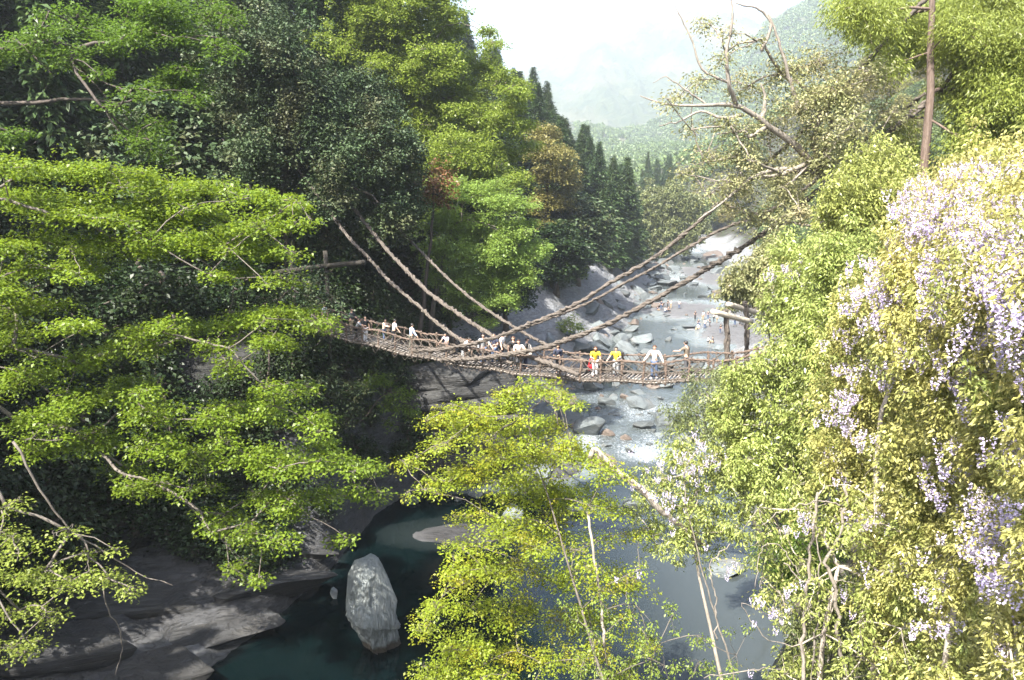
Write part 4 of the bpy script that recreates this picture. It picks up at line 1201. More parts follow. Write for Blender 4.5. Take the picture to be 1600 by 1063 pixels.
wisteria('tangle of bare twining wisteria stems hanging above the dark water', [
    ([T(1255, 1100), T(1255, 1000), T(1262, 900), T(1270, 830), T(1278, 770)], 0.045, 0.03), ([T(1330, 1090), T(1312, 1000), T(1305, 920), T(1290, 880), T(1292, 870), T(1310, 840), T(1322, 790), T(1318, 760)], 0.05, 0.03),
    ([T(1270, 1040), T(1276, 960), T(1280, 880), T(1272, 800)], 0.022, 0.014), ([T(1285, 1020), T(1290, 960), T(1310, 900)], 0.022, 0.014), ([T(1225, 880), T(1260, 910), T(1300, 905), T(1350, 915), T(1400, 960)], 0.014, 0.008),
    ([T(1240, 1010), T(1290, 990), T(1230, 1010), T(1180, 980), T(1160, 940), T(1200, 960), T(1215, 930)], 0.014, 0.006), ([T(1100, 1060, 18), T(1200, 1045, 17), T(1300, 1065), T(1400, 1040)], 0.014, 0.008), ([T(1290, 870), T(1340, 840), T(1400, 850)], 0.016, 0.01),
    ([T(1320, 790), T(1280, 785), T(1220, 800), T(1190, 820)], 0.018, 0.008), ([T(1250, 900), T(1215, 850), T(1190, 860), T(1180, 920)], 0.014, 0.007), ([T(1120, 1000, 17), T(1118, 930, 17), T(1110, 880, 17), T(1140, 850, 17)], 0.02, 0.01)],
         [(1230, 920, 15.3, .5), (1240, 910, 15.3, .4), (1185, 935, 15.3, .4), (1195, 940, 15.3, .5), (1210, 960, 15.3, .6), (1225, 945, 15.3, .5), (1180, 975, 15.3, .3), (1260, 815, 15.2, .8), (1235, 830, 15.2, .6), (1215, 960, 15.3, .3), (1140, 900, 16.5, .4), (1145, 880, 16.5, .4), (1180, 1045, 16, .3), (1220, 975, 15.3, .3), (1250, 800, 15.2, .8)], 304, 5, 0.11, 0.17)

# ------------------------------------------------------------------ the vine bridge
EA = np.array((9.6, 38.0))
EBv = np.array((-10.3, 47.0)) - EA
BT = EBv / np.linalg.norm(EBv)
BN = np.array((-BT[1], BT[0]))
if BN[1] < 0:
    BN = -BN
NEAR = [(470, 508), (500, 516), (530, 525), (560, 534), (600, 544), (640, 552), (700, 565), (760, 576), (820, 584), (880, 589), (940, 592), (1000, 594), (1060, 595), (1110, 594), (1160, 590), (1260, 575)]
sv, zv = [], []
for u, v in NEAR:
    d = ray(u, v)
    nrm_ = np.array((-BT[1], BT[0]))
    t = (EA @ nrm_) / (d[:2] @ nrm_)
    p = CAM + d * t
    sv.append((p[:2] - EA) @ BT)
    zv.append(p[2])
cf = np.polyfit(sv, zv, 4)
SMIN, SMAX, DW = -7.5, max(sv), 1.9


def deck(s, w, dz=0.0):
    p = EA + BT * s + BN * (w * DW)
    return np.array((p[0], p[1], np.polyval(cf, s) + dz + 0.05 * math.sin(s * 1.7)))


rng = np.random.default_rng(55)
bridge = empty('vine_bridge', deck((SMIN + SMAX) / 2, 0.5))
tag(bridge, 'vine suspension bridge with slatted deck and roped handrails hung across the gorge', 'bridge')
bo = np.array(bridge.location)
ss = np.linspace(SMIN, SMAX, 160)


def rough(mb, path, r, n, rng, ln=0.25):
    """loose ends of vine sticking out of a rope"""
    for _ in range(n):
        k = int(rng.integers(1, len(path) - 1))
        p = path[k]
        d = nrm(rng.normal(0, 1, 3) + np.array((0, 0, -0.3)))
        e = p + d * rng.uniform(0.5, 1.2) * ln
        mb.tube(catmull([p, (p + e) / 2 + rng.normal(0, 0.04, 3), e], 4), np.linspace(0.016, 0.006, 4), 3, False)


mb = MB()
s = SMIN
while s < SMAX:
    a, b = deck(s + rng.normal(0, 0.02), -0.04, -0.03), deck(s + rng.normal(0, 0.03), 1.04, -0.03 + rng.normal(0, 0.01))
    ax = (b - a) / 2
    ay = np.array((BT[0], BT[1], 0)) * rng.uniform(0.03, 0.048)
    mb.box((a + b) / 2 - bo, ax * rng.uniform(0.97, 1.05), ay, (0, 0, 0.022))
    s += rng.uniform(0.185, 0.225)
mb.build('deck_slats', SLAT, bridge)
for w in (0.0, 1.0):
    mb = MB()
    path = np.array([deck(s, w, -0.07) for s in ss]) - bo
    mb.rope(path, 0.085, rng, 4, 0.7, 0.35)
    mb.rope(path + np.array((0, 0, 0.11)), 0.05, rng, 3, 0.6, 0.4)
    for sk in np.arange(SMIN + 0.1, SMAX, 0.42):
        c = deck(sk, w, -0.03) - bo
        th = np.linspace(0, 6.28, 9)
        mb.tube(c + np.stack((BN[0] * np.cos(th), BN[1] * np.cos(th), np.sin(th)), -1) * 0.125 + np.linspace(-0.06, 0.06, 9)[:, None] * np.array((BT[0], BT[1], 0)), 0.028, 5)
    rough(mb, path, 0.08, 420, rng, 0.3)
    mb.build('edge_rope', VINE, bridge)
    mb = MB()
    hh = 1.0
    path = np.array([deck(s, w, hh * (0.97 + 0.04 * math.sin(s * 2.1 + w)) - 0.12 * sm(s, 14, 22)) + rng.normal(0, 0.012, 3) for s in ss]) - bo
    mb.rope(path, 0.062, rng, 3, 0.5, 0.4)
    rough(mb, path, 0.08, 260, rng, 0.24)
    mb.build('handrail', VINER, bridge)
    mid = np.array([deck(s, w, 0.5 + 0.06 * math.sin(s * 1.3 + w * 2)) for s in ss]) - bo
    mb = MB()
    mb.rope(mid, 0.036, rng, 3, 0.8, 0.7)
    rough(mb, mid, 0.05, 160, rng, 0.25)
    # criss-cross bracing vines
    for sk in np.arange(SMIN + 0.6, SMAX - 1.2, 0.34):
        if rng.uniform() < 0.8:
            a, b = deck(sk, w, 0.95) - bo, deck(sk + rng.uniform(0.7, 1.5) * rng.choice((-1, 1)), w, 0.02) - bo
            mb.tube(catmull([a, (a + b) / 2 + rng.normal(0, 0.09, 3), b], 8), rng.uniform(0.014, 0.034), 4)
        c = deck(sk, w, -0.12) - bo
        if rng.uniform() < 0.6:
            mb.tube(catmull([c, c + np.array((BT[0] * 0.2, BT[1] * 0.2, -rng.uniform(0.12, 0.4))), deck(sk + 0.45, w, -0.12) - bo], 8), 0.012, 4)
    mb.build('bracing_vine', VINE, bridge)
    for k, sk in enumerate(np.arange(SMIN + 0.3 + 0.5 * w, SMAX, 1.15)):
        pb = MB()
        a, b = deck(sk, w, -0.22) - bo, deck(sk + rng.normal(0, 0.06), w, 1.03 - 0.12 * sm(sk, 14, 22)) - bo
        pth = catmull([a, (a + b) / 2 + rng.normal(0, 0.03, 3), b], 12)
        pb.rope(pth, 0.06, rng, 3, 0.35, 0.6)
        rough(pb, pth, 0.05, 6, rng, 0.2)
        pb.blob(b, (0.085, 0.085, 0.07), 0, 1)
        pb.build('rail_post', VINER, bridge)

CABLES = [
    ([(440, 235, 58), (470, 270, 56), (540, 365, 52), (575, 402, 50.5), (609, 440, 49), (655, 479, 47.5), (677, 500, 46.5), (712, 526, 45.2), (750, 548, 43.7), (800, 568, 42.0)], 0.105),
    ([(470, 210, 60), (510, 265, 58), (560, 335, 54.5), (600, 385, 53), (652, 440, 50.5), (680, 465, 49), (730, 500, 47), (765, 522, 45.5), (797, 545, 43.5), (850, 565, 41.3), (905, 586, 39.9)], 0.125),
    ([(550, 280, 60), (635, 370, 57), (705, 440, 53), (755, 480, 50.5), (805, 512, 48.0), (850, 537, 45), (905, 560, 42.6), (960, 580, 41.0)], 0.095),
    ([(1452, -8, 37.2), (1361, 90, 38.3), (1260, 200, 40), (1165, 282, 41.5), (1076, 360, 42.2), (1021, 403, 42.3), (952, 443, 42.3), (895, 478, 42.4), (814, 512, 42.6), (775, 527, 42.8), (735, 538, 43.2), (690, 546, 44.0), (640, 549, 45.2)], 0.10),
    ([(1446, 145, 37.2), (1312, 250, 41), (1225, 318, 43.5), (1125, 360, 45.5), (1067, 392, 46), (1027, 416, 46.2), (975, 443, 46), (924, 471, 45.5), (866, 495, 45), (809, 517, 44.6), (770, 532, 44.6)], 0.08),
    ([(1448, 160, 37.2), (1345, 240, 37.8), (1250, 322, 38.5), (1168, 382, 39), (1110, 417, 39.2), (1056, 449, 39.5), (998, 481, 40), (941, 510, 40.5), (880, 533, 41), (840, 546, 41.4), (780, 556, 42.2), (730, 562, 43.2), (690, 562, 44.1)], 0.125),
]
for pts, rr in CABLES:
    mb = MB()
    path = catmull([P(*p) for p in pts], 200) - bo
    mb.rope(path, rr * 0.78, rng, 5, 1.9, 0.55, 5)
    mb.rope(path, rr * 0.95, rng, 2, 0.9, 0.9, 4)
    rough(mb, path, rr, 130, rng, 0.26)
    mb.build('suspension_vine', VINE, bridge)

# log frame at the right end: two vine-bound posts with a peeled log through each
for (pu, pv0, pv1, Yp, l0, l1, lab) in [(1133, 484, 545, 40.0, (1113, 487, 39.2), (1174, 503, 41.2), 'nearer vine bound post with a peeled log beside the bridge end'),
                                       (1164, 471, 530, 43.0, (1137, 475, 42.0), (1190, 491, 44.4), 'farther vine bound post with a peeled log beside the bridge end')]:
    top, bot = P(pu, pv0, Yp), P(pu + 3, pv1, Yp)
    root = empty('anchor_post', (bot[0] + 0.1, bot[1], 12.6))
    tag(root, lab, 'post', 'vine bound posts at the right end of the bridge')
    o_ = np.array(root.location)
    mb = MB()
    path = catmull([o_ + 0.0, bot, top * 0.5 + bot * 0.5 + np.array((0.06, 0, 0)), top], 30) - o_
    mb.tube(path, 0.09, 8)
    mb.rope(path, 0.125, rng, 7, 3.0, 0.3, 5)
    rough(mb, path[14:], 0.15, 26, rng, 0.3)
    mb.build('post', VINE, root)
    lg = MB()
    a, b = P(*l0), P(*l1)
    lg.tube(catmull([a, (a + b) / 2, b], 8) - o_, [0.135, 0.14, 0.142, 0.14, 0.14, 0.145, 0.148, 0.145], 14)
    lg.build('log', LOGW, root)

# log frame at the shaded end
root = empty('log_frame', (-14.6, 51.5, hgt(-14.6, 51.5)))
tag(root, 'dark log crossbeam on posts in the shade at the left end of the bridge', 'log frame')
o_ = np.array(root.location)
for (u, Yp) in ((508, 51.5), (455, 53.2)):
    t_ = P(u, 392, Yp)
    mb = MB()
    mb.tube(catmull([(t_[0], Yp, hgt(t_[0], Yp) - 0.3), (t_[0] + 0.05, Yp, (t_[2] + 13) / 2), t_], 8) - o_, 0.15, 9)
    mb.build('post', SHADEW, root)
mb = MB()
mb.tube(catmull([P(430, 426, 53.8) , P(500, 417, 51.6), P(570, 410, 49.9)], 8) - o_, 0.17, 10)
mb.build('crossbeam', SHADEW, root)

# wooden hut on the shaded terrace
root = empty('hut', P(235, 495, 56))
root.location.z = hgt(root.location.x, root.location.y)
tag(root, 'weathered board hut with a dark doorway behind the lime maple', 'hut')
o_ = np.array(root.location)
a, b = P(165, 430, 56), P(330, 425, 57.5)
zb, zt = o_[2] - 1.2, P(230, 422, 56)[2]
mb = MB()
d_ = nrm((b - a) * np.array((1, 1, 0)))
pn = np.array((-d_[1], d_[0], 0))
Lh = np.linalg.norm((b - a)[:2])
nb = 26
for k in range(nb):
    f0 = k / nb
    if 0.62 < f0 < 0.74:
        continue
    c = np.array((a[0], a[1], 0)) + d_ * Lh * (f0 + 0.5 / nb) + np.array((0, 0, (zb + zt) / 2)) + pn * rng.uniform(0, 0.02)
    mb.box(c - o_, d_ * Lh / nb * 0.47, pn * 0.03, (0, 0, (zt - zb) / 2))
for e in (0.0, 1.0):
    c = np.array((a[0], a[1], 0)) + d_ * Lh * e + np.array((0, 0, (zb + zt) / 2)) + pn * 1.75
    mb.box(c - o_, d_ * 0.05, pn * 1.65, (0, 0, (zt - zb) / 2))
c = np.array((a[0], a[1], 0)) + d_ * Lh * 0.5 + np.array((0, 0, (zb + zt) / 2)) + pn * 3.5
mb.box(c - o_, d_ * Lh * 0.5, pn * 0.05, (0, 0, (zt - zb) / 2))
mb.build('wall', BOARD, root)
mb = MB()
for sgn, e in ((1, 0.7), (-1, 2.8)):
    c = np.array((a[0], a[1], 0)) + d_ * Lh * 0.5 + np.array((0, 0, zt + 0.45)) + pn * e
    mb.box(c - o_, d_ * Lh * 0.56, pn * 1.25 + np.array((0, 0, sgn * 0.5)), (0, 0, 0.07))
mb.build('roof', BARKD, root)


# ------------------------------------------------------------------ rocks
def rock_verts(seed, sub=4, planes=17, rough_=0.045, box=0.75):
    q = np.random.default_rng(seed)
    v, t = ico(sub)
    v = np.sign(v) * np.abs(v) ** box
    for _ in range(planes):
        n_ = nrm(q.normal(0, 1, 3) * np.array((1, 1, 0.8)))
        o = q.uniform(0.42, 0.8)
        d = np.maximum(0, v @ n_ - o)
        v = v - d[:, None] * n_ * 0.96
    v = v + nrm(v) * (rough_ * fbm(v * 2.2 + seed, 4, seed))[:, None] + nrm(v) * (rough_ * 0.5 * fbm(v * np.array((2, 2, 7.0)) + seed, 3, seed + 3))[:, None]
    return v, t


RM = []
for k in range(9):
    v, t = rock_verts(400 + k)
    mb = MB()
    mb.add(v, None, t)
    RM.append(mb)
ROCKME = [m.mesh('boulder', ROCK, False) for m in RM[:7]] + [m.mesh('boulder', ROCKB, False) for m in RM[7:]]


def boulder(p, size, k, label, rng, group=None, name='boulder'):
    o = bpy.data.objects.new(name, ROCKME[k])
    COL.objects.link(o)
    o.location = Vector(p)
    o.scale = size
    o.rotation_euler = (rng.normal(0, 0.25), rng.normal(0, 0.25), rng.uniform(0, 6.28))
    tag(o, label, 'boulder', group)
    return o


rng = np.random.default_rng(66)
BIG = [(915, 660, 46, 45, 0, 'big squared pale boulder on the left side of the rapids'), (893, 655, 44, 26, 1, 'broad grey slab leaning on the big squared boulder'), (925, 606, 36, 20, 2, 'dark angular boulder right below the bridge deck'),
       (978, 624, 20, 11, 7, 'brown boulder above the long flat slab in the rapids'), (1000, 633, 48, 16, 3, 'long flat pale slab in the middle of the rapids'), (1043, 655, 50, 24, 4, 'largest boulder on the right side of the rapids'),
       (1003, 663, 36, 16, 5, 'sloping wedge boulder in the white water'), (1072, 680, 42, 28, 6, 'greenish boulder half hidden by the shrub beside the rapids'), (950, 675, 20, 16, 8, 'small dark round boulder at the lip of the fall'),
       (978, 683, 17, 12, 8, 'brown wet boulder in the foam of the fall'), (1045, 526, 13, 8, 2, 'lone boulder in the pale water behind the bridge'), (1045, 441, 34, 11, 0, 'wide flat boulder in the upper river'), (1001, 525, 19, 11, 5, 'grey boulder at the left water edge behind the bridge'),
       (1076, 509, 22, 6, 1, 'low boulder beside the bathing people'), (996, 463, 30, 15, 3, 'tilted slab at the foot of the grey rock slope')]
for (u, v, w, h, k, lab) in BIG:
    z = 0.6 if v > 560 else 2.0 if v > 480 else 3.0
    p = PZ(u, v + h * 0.35, z)
    p[2] = zwat(p[1])
    sx = w * p[1] / F * 0.74
    boulder(p + np.array((0, 0, sx * 0.12)), (sx, sx * rng.uniform(0.7, 1.0), max(0.3, h * p[1] / F * 0.62)), k, lab, rng)
MIDR = [(1020, 672, 14, 9), (1030, 678, 15, 9), (958, 625, 18, 7), (940, 622, 12, 7), (1020, 647, 12, 5), (998, 648, 12, 5), (960, 648, 24, 7), (1000, 616, 28, 10), (1040, 605, 30, 10), (990, 600, 40, 7), (905, 606, 25, 10), (880, 602, 25, 9),
        (860, 598, 25, 9), (965, 604, 22, 7), (1030, 643, 10, 7), (1095, 670, 30, 16), (1100, 645, 30, 13), (840, 592, 22, 10), (870, 612, 26, 10), (895, 625, 18, 8), (985, 700, 20, 9), (850, 625, 30, 12), (1015, 690, 18, 8), (1050, 690, 22, 10), (935, 640, 10, 6)]
for (u, v, w, h) in MIDR:
    p = PZ(u, v + h * 0.3, 0.7)
    p[2] = max(zwat(p[1]), hgt(p[0], p[1]))
    sx = w * p[1] / F * 0.74
    boulder(p, (sx, sx * rng.uniform(0.7, 1.1), max(0.3, h * p[1] / F * 0.6)), int(rng.integers(0, 9)), 'grey stone among the others in the rapids below the bridge', rng, 'stones in the rapids')
SLABS = [(906, 536, 46, 18), (938, 533, 30, 24), (860, 531, 36, 20), (885, 521, 30, 16), (977, 545, 34, 14), (855, 518, 30, 12), (820, 525, 30, 14), (950, 555, 34, 14), (920, 560, 36, 14), (880, 552, 40, 16), (985, 560, 30, 12), (1010, 575, 34, 14), (1040, 570, 30, 12), (1075, 580, 34, 14), (965, 580, 30, 12), (920, 580, 32, 12), (1090, 560, 26, 10), (985, 514, 26, 8), (960, 500, 20, 8), (900, 505, 26, 10)]
for (u, v, w, h) in SLABS:
    z0 = 1.4
    for _ in range(4):
        p = PZ(u, v + h * 0.3, z0)
        z0 = max(zwat(p[1]), min(4.5, hgt(p[0], p[1])))
    p[2] = z0
    sx = w * p[1] / F * 0.74
    boulder(p, (sx, sx * rng.uniform(0.7, 1.1), max(0.5, h * p[1] / F * 0.9)), int(rng.integers(0, 7)), 'blue grey slab jammed with others on the left shore behind the bridge', rng, 'slabs on the left shore')
cnt = 0
for _ in range(2200):
    if cnt >= 285:
        break
    y = rng.uniform(60, 240)
    if rng.uniform() < 0.55:
        x = edge_l(y) + rng.normal(0.6, 2.8)
    else:
        x = rng.uniform(edge_l(y), edge_r(y))
        if 105 < y < 160 and rng.uniform() < 0.7:
            continue
    if not in_view(x, y, 1, 0):
        continue
    s_ = (0.28 + 1.15 * rng.uniform(0, 1) ** 2.2) * (1 + y / 170)
    p = (x, y, max(zwat(y) - 0.05, hgt(x, y)))
    boulder(p, (s_ * rng.uniform(0.9, 1.5), s_, s_ * rng.uniform(0.35, 0.6)), int(rng.integers(0, 9)), 'loose grey stone along the stony river bed', rng, 'loose stones of the river bed', 'river_stone')
    cnt += 1
for (u, v, w, h, k, lab) in [(628, 700, 36, 20, 7, 'brown leaning block at the foot of the shaded cliff'), (650, 690, 30, 14, 0, 'grey block beside the brown leaning block under the cliff'), (700, 735, 60, 22, 1, 'pale tilted slab behind the yellow green maple at the pool edge'), (640, 775, 40, 14, 2, 'low grey rock at the head of the dark pool'),
                              (715, 775, 20, 9, 3, 'small rounded rock at the head of the dark pool'), (745, 765, 40, 14, 4, 'rock half hidden by the centre maple at the pool head'), (1128, 884, 84, 10, 3, 'flat rock shelf at the water below the thicket'), (1000, 780, 60, 22, 5, 'wet rock behind the leaning dead trunk'), (1240, 1010, 50, 30, 2, 'dark rock in the water under the hanging stems'),
                              (900, 790, 50, 18, 6, 'grey rock seen through the centre maple'), (800, 800, 46, 16, 0, 'bluish rock seen through the left part of the centre maple'), (520, 855, 30, 12, 4, 'pale rock tip on the ledge beside the pool')]:
    p = PZ(u, v + h * 0.3, 0.2)
    p[2] = max(0.05, min(2.0, hgt(p[0], p[1])))
    sx = w * p[1] / F * 0.6
    boulder(p, (sx, sx * 0.8, max(0.3, h * p[1] / F * 0.7)), k, lab, rng)

# overhanging rock that carries the right end of the bridge
v, t = rock_verts(611, 5, 5, 0.07, 0.42)
mb = MB()
mb.add(v * np.array((4.4, 4.6, 3.0)), None, t)
ab = mb.build('rock_abutment', ROCK)
ab.location = (15.2, 40.0, 10.6)
tag(ab, 'rock abutment behind the shrubs at the right end of the bridge', 'rock')
# slabs of the left ledge
LED = []
for k in range(4):
    v, t = rock_verts(620 + k, 5, 7, 0.05, 0.5)
    mb = MB()
    mb.add(v, None, t)
    LED.append(mb.mesh('rock_slab', LEDGE))
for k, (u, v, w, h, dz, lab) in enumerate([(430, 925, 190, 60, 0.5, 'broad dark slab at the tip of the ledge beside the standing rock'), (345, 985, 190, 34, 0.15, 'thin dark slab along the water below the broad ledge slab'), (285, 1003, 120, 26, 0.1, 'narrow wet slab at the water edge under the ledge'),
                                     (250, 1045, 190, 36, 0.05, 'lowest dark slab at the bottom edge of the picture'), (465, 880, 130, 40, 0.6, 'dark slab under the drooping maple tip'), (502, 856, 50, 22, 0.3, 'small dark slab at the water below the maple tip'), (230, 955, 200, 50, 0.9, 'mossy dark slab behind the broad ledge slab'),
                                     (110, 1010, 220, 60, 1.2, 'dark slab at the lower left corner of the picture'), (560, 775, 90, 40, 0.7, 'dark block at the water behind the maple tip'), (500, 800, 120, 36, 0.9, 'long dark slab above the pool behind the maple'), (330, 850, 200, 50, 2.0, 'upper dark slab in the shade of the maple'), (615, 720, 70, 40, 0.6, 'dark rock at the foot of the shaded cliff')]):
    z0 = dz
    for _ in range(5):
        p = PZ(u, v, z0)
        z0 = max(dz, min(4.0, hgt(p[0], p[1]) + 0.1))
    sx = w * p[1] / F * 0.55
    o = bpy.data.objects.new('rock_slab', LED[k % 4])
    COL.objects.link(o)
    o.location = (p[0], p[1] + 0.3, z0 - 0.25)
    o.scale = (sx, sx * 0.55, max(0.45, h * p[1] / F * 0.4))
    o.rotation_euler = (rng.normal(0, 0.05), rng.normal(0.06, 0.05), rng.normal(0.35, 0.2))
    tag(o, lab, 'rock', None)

# the standing rock in the pool
q = np.random.default_rng(71)
nlv, nsd = 60, 72
zc = np.linspace(-0.8, 1, nlv)
base = PZ(584, 1022, 0)
topp = P(570, 872, 37.2)
hgtp = 4.9
vv = []
for k, t in enumerate(np.linspace(-0.16, 1, nlv)):
    th = np.linspace(0, 2 * math.pi, nsd, endpoint=False)
    tt = max(t, 0)
    rx = np.interp(tt, [0, 0.3, 0.55, 0.8, 0.93, 1], [0.85, 1.05, 1.2, 1.12, 0.95, 0.6])
    ry = np.interp(tt, [0, 0.3, 0.55, 0.8, 0.93, 1], [0.9, 1.0, 1.05, 0.9, 0.75, 0.5])
    cx = np.interp(tt, [0, 0.4, 1], [0.55, 0.05, -0.2])
    cy = np.interp(tt, [0, 0.45, 1], [0.5, -0.2, 0.35])
    sq = 1 / np.maximum(np.abs(np.cos(th + 0.75)) ** 5 + np.abs(np.sin(th + 0.75)) ** 5, 1e-6) ** (1 / 5)
    x, y = cx + rx * sq * np.cos(th), cy + ry * sq * np.sin(th)
    vv.append(np.stack((x, y, np.full(nsd, t * hgtp)), -1))
v = np.concatenate(vv)
dirn = nrm(v * np.array((1, 1, 0)))
str_ = (0.5 - np.abs(fbm(v * np.array((2.4, 2.4, 0.35)), 4, 5)) * 2) * 0.30 + fbm(v * np.array((6.0, 6.0, 0.7)), 3, 6) * 0.10 + fbm(v * np.array((0.7, 0.7, 0.5)), 3, 9) * 0.22 + fbm(v * 5, 3, 12) * 0.05
step = np.where(v[:, 2] + 0.5 * v[:, 0] < 1.9, -0.22, 0)
v = v + dirn * (str_ + step)[:, None]
v[:, 2] += 0.25 * fbm(v * 1.2, 3, 15)
mb = MB()
i = np.arange(nlv - 1)[:, None] * nsd
j = np.arange(nsd)[None, :]
mb.add(np.vstack((v, v[-nsd:].mean(0) + (0, 0, 0.05))), np.stack((i + j, i + (j + 1) % nsd, i + nsd + (j + 1) % nsd, i + nsd + j), -1).reshape(-1, 4), np.stack(((nlv - 1) * nsd + np.arange(nsd), (nlv - 1) * nsd + (np.arange(nsd) + 1) % nsd, np.full(nsd, nlv * nsd)), -1))
for _ in range(8):
    n_ = nrm(q.normal(0, 1, 3) * np.array((1, 1, 0.14)) + np.array((0, 0, 0.12)))
    o_ = np.quantile(mb.v[0] @ n_, q.uniform(0.89, 0.97))
    d_ = np.maximum(0, mb.v[0] @ n_ - o_)
    mb.v[0] = (mb.v[0] - (d_ * 0.85)[:, None] * n_).astype(np.float32)
pil = mb.build('standing_rock', PILLAR, smooth=False)
pil.location = (base[0] - 0.2, base[1] + 0.4, -0.05)
tag(pil, 'tall pale standing rock rising from the dark green pool', 'rock')
boulder(tuple(PZ(522, 925, 0.3)), (0.35, 0.4, 0.45), 6, 'small whitish stone between the ledge and the standing rock', rng)

# layered cliff below the bridge
q = np.random.default_rng(72)
mb = MB()
c0 = P(712, 650, 59)
for k in range(7):
    v, t = rock_verts(500 + k, 5, 6, 0.07, 0.4)
    z = 0.9 + k * 1.3
    v = v * np.array((4.2 + q.uniform(-0.25, 0.35) + 0.12 * k, 3.2, 1.5)) + np.array((q.uniform(-0.4, 0.4), q.uniform(-0.3, 0.3) + 0.2 * k, z))
    mb.add(v, None, t)
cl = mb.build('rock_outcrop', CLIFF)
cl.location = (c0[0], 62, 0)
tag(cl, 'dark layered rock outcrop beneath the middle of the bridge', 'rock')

# grassy clump on the rock slope
pads = px_pads([(892, 505, 16), (880, 510, 11), (904, 510, 10)], 100, np.random.default_rng(3), 0.6)
tree('grass_clump', 'green bush alone on the grey rocks behind the bridge', 'shrub', [(pads[0][0], 100, pads[0][2] - 2.0), (pads[0][0], 100, pads[0][2] - 1), (pads[0][0], 100, pads[0][2])], pads, LIME_MID, BARK, 88, dens=4, rc=0.5, m=26, L=0.4, W=0.1, trunk_r=0.06, flat=0.2, thick=0.4)


# ------------------------------------------------------------------ people
def cloth(name, c):
    return plain(name, c, 0.85, 0.12)


SKIN = plain('skin', (0.52, 0.33, 0.24), 0.55, 0.05)
HAIRB = plain('hair_black', (0.015, 0.012, 0.011), 0.45)
HAIRN = plain('hair_brown', (0.07, 0.035, 0.02), 0.45)
SHOE = plain('shoe', (0.08, 0.075, 0.07), 0.6)
SHOEW = plain('shoe_white', (0.7, 0.7, 0.7), 0.6)
CL = {k: cloth('cloth_' + k, c) for k, c in dict(white=(0.78, 0.78, 0.80), black=(0.02, 0.02, 0.022), navy=(0.025, 0.03, 0.055), khaki=(0.30, 0.24, 0.15), beige=(0.62, 0.48, 0.38), blue=(0.36, 0.43, 0.58), denim=(0.06, 0.09, 0.16), olive=(0.10, 0.10, 0.08),
                                                   grey=(0.30, 0.31, 0.32), lilac=(0.55, 0.48, 0.60), yellow=(0.80, 0.60, 0.03), red=(0.65, 0.03, 0.04), brown=(0.15, 0.12, 0.09), cream=(0.74, 0.66, 0.58), dgrey=(0.06, 0.06, 0.065)).items()}


def skin_obj(name, verts, edges, radii, mat, parent, sub=1):
    me = bpy.data.meshes.new(name)
    me.from_pydata([tuple(p) for p in verts], edges, [])
    me.materials.append(mat)
    o = bpy.data.objects.new(name, me)
    COL.objects.link(o)
    sk = o.modifiers.new('skin', 'SKIN')
    for k, rr in enumerate(radii):
        me.skin_vertices[0].data[k].radius = (rr, rr)
    me.skin_vertices[0].data[0].use_root = True
    sk.use_smooth_shade = True
    sb = o.modifiers.new('sub', 'SUBSURF')
    sb.levels = sb.render_levels = sub
    if parent is not None:
        o.parent = parent
    return o


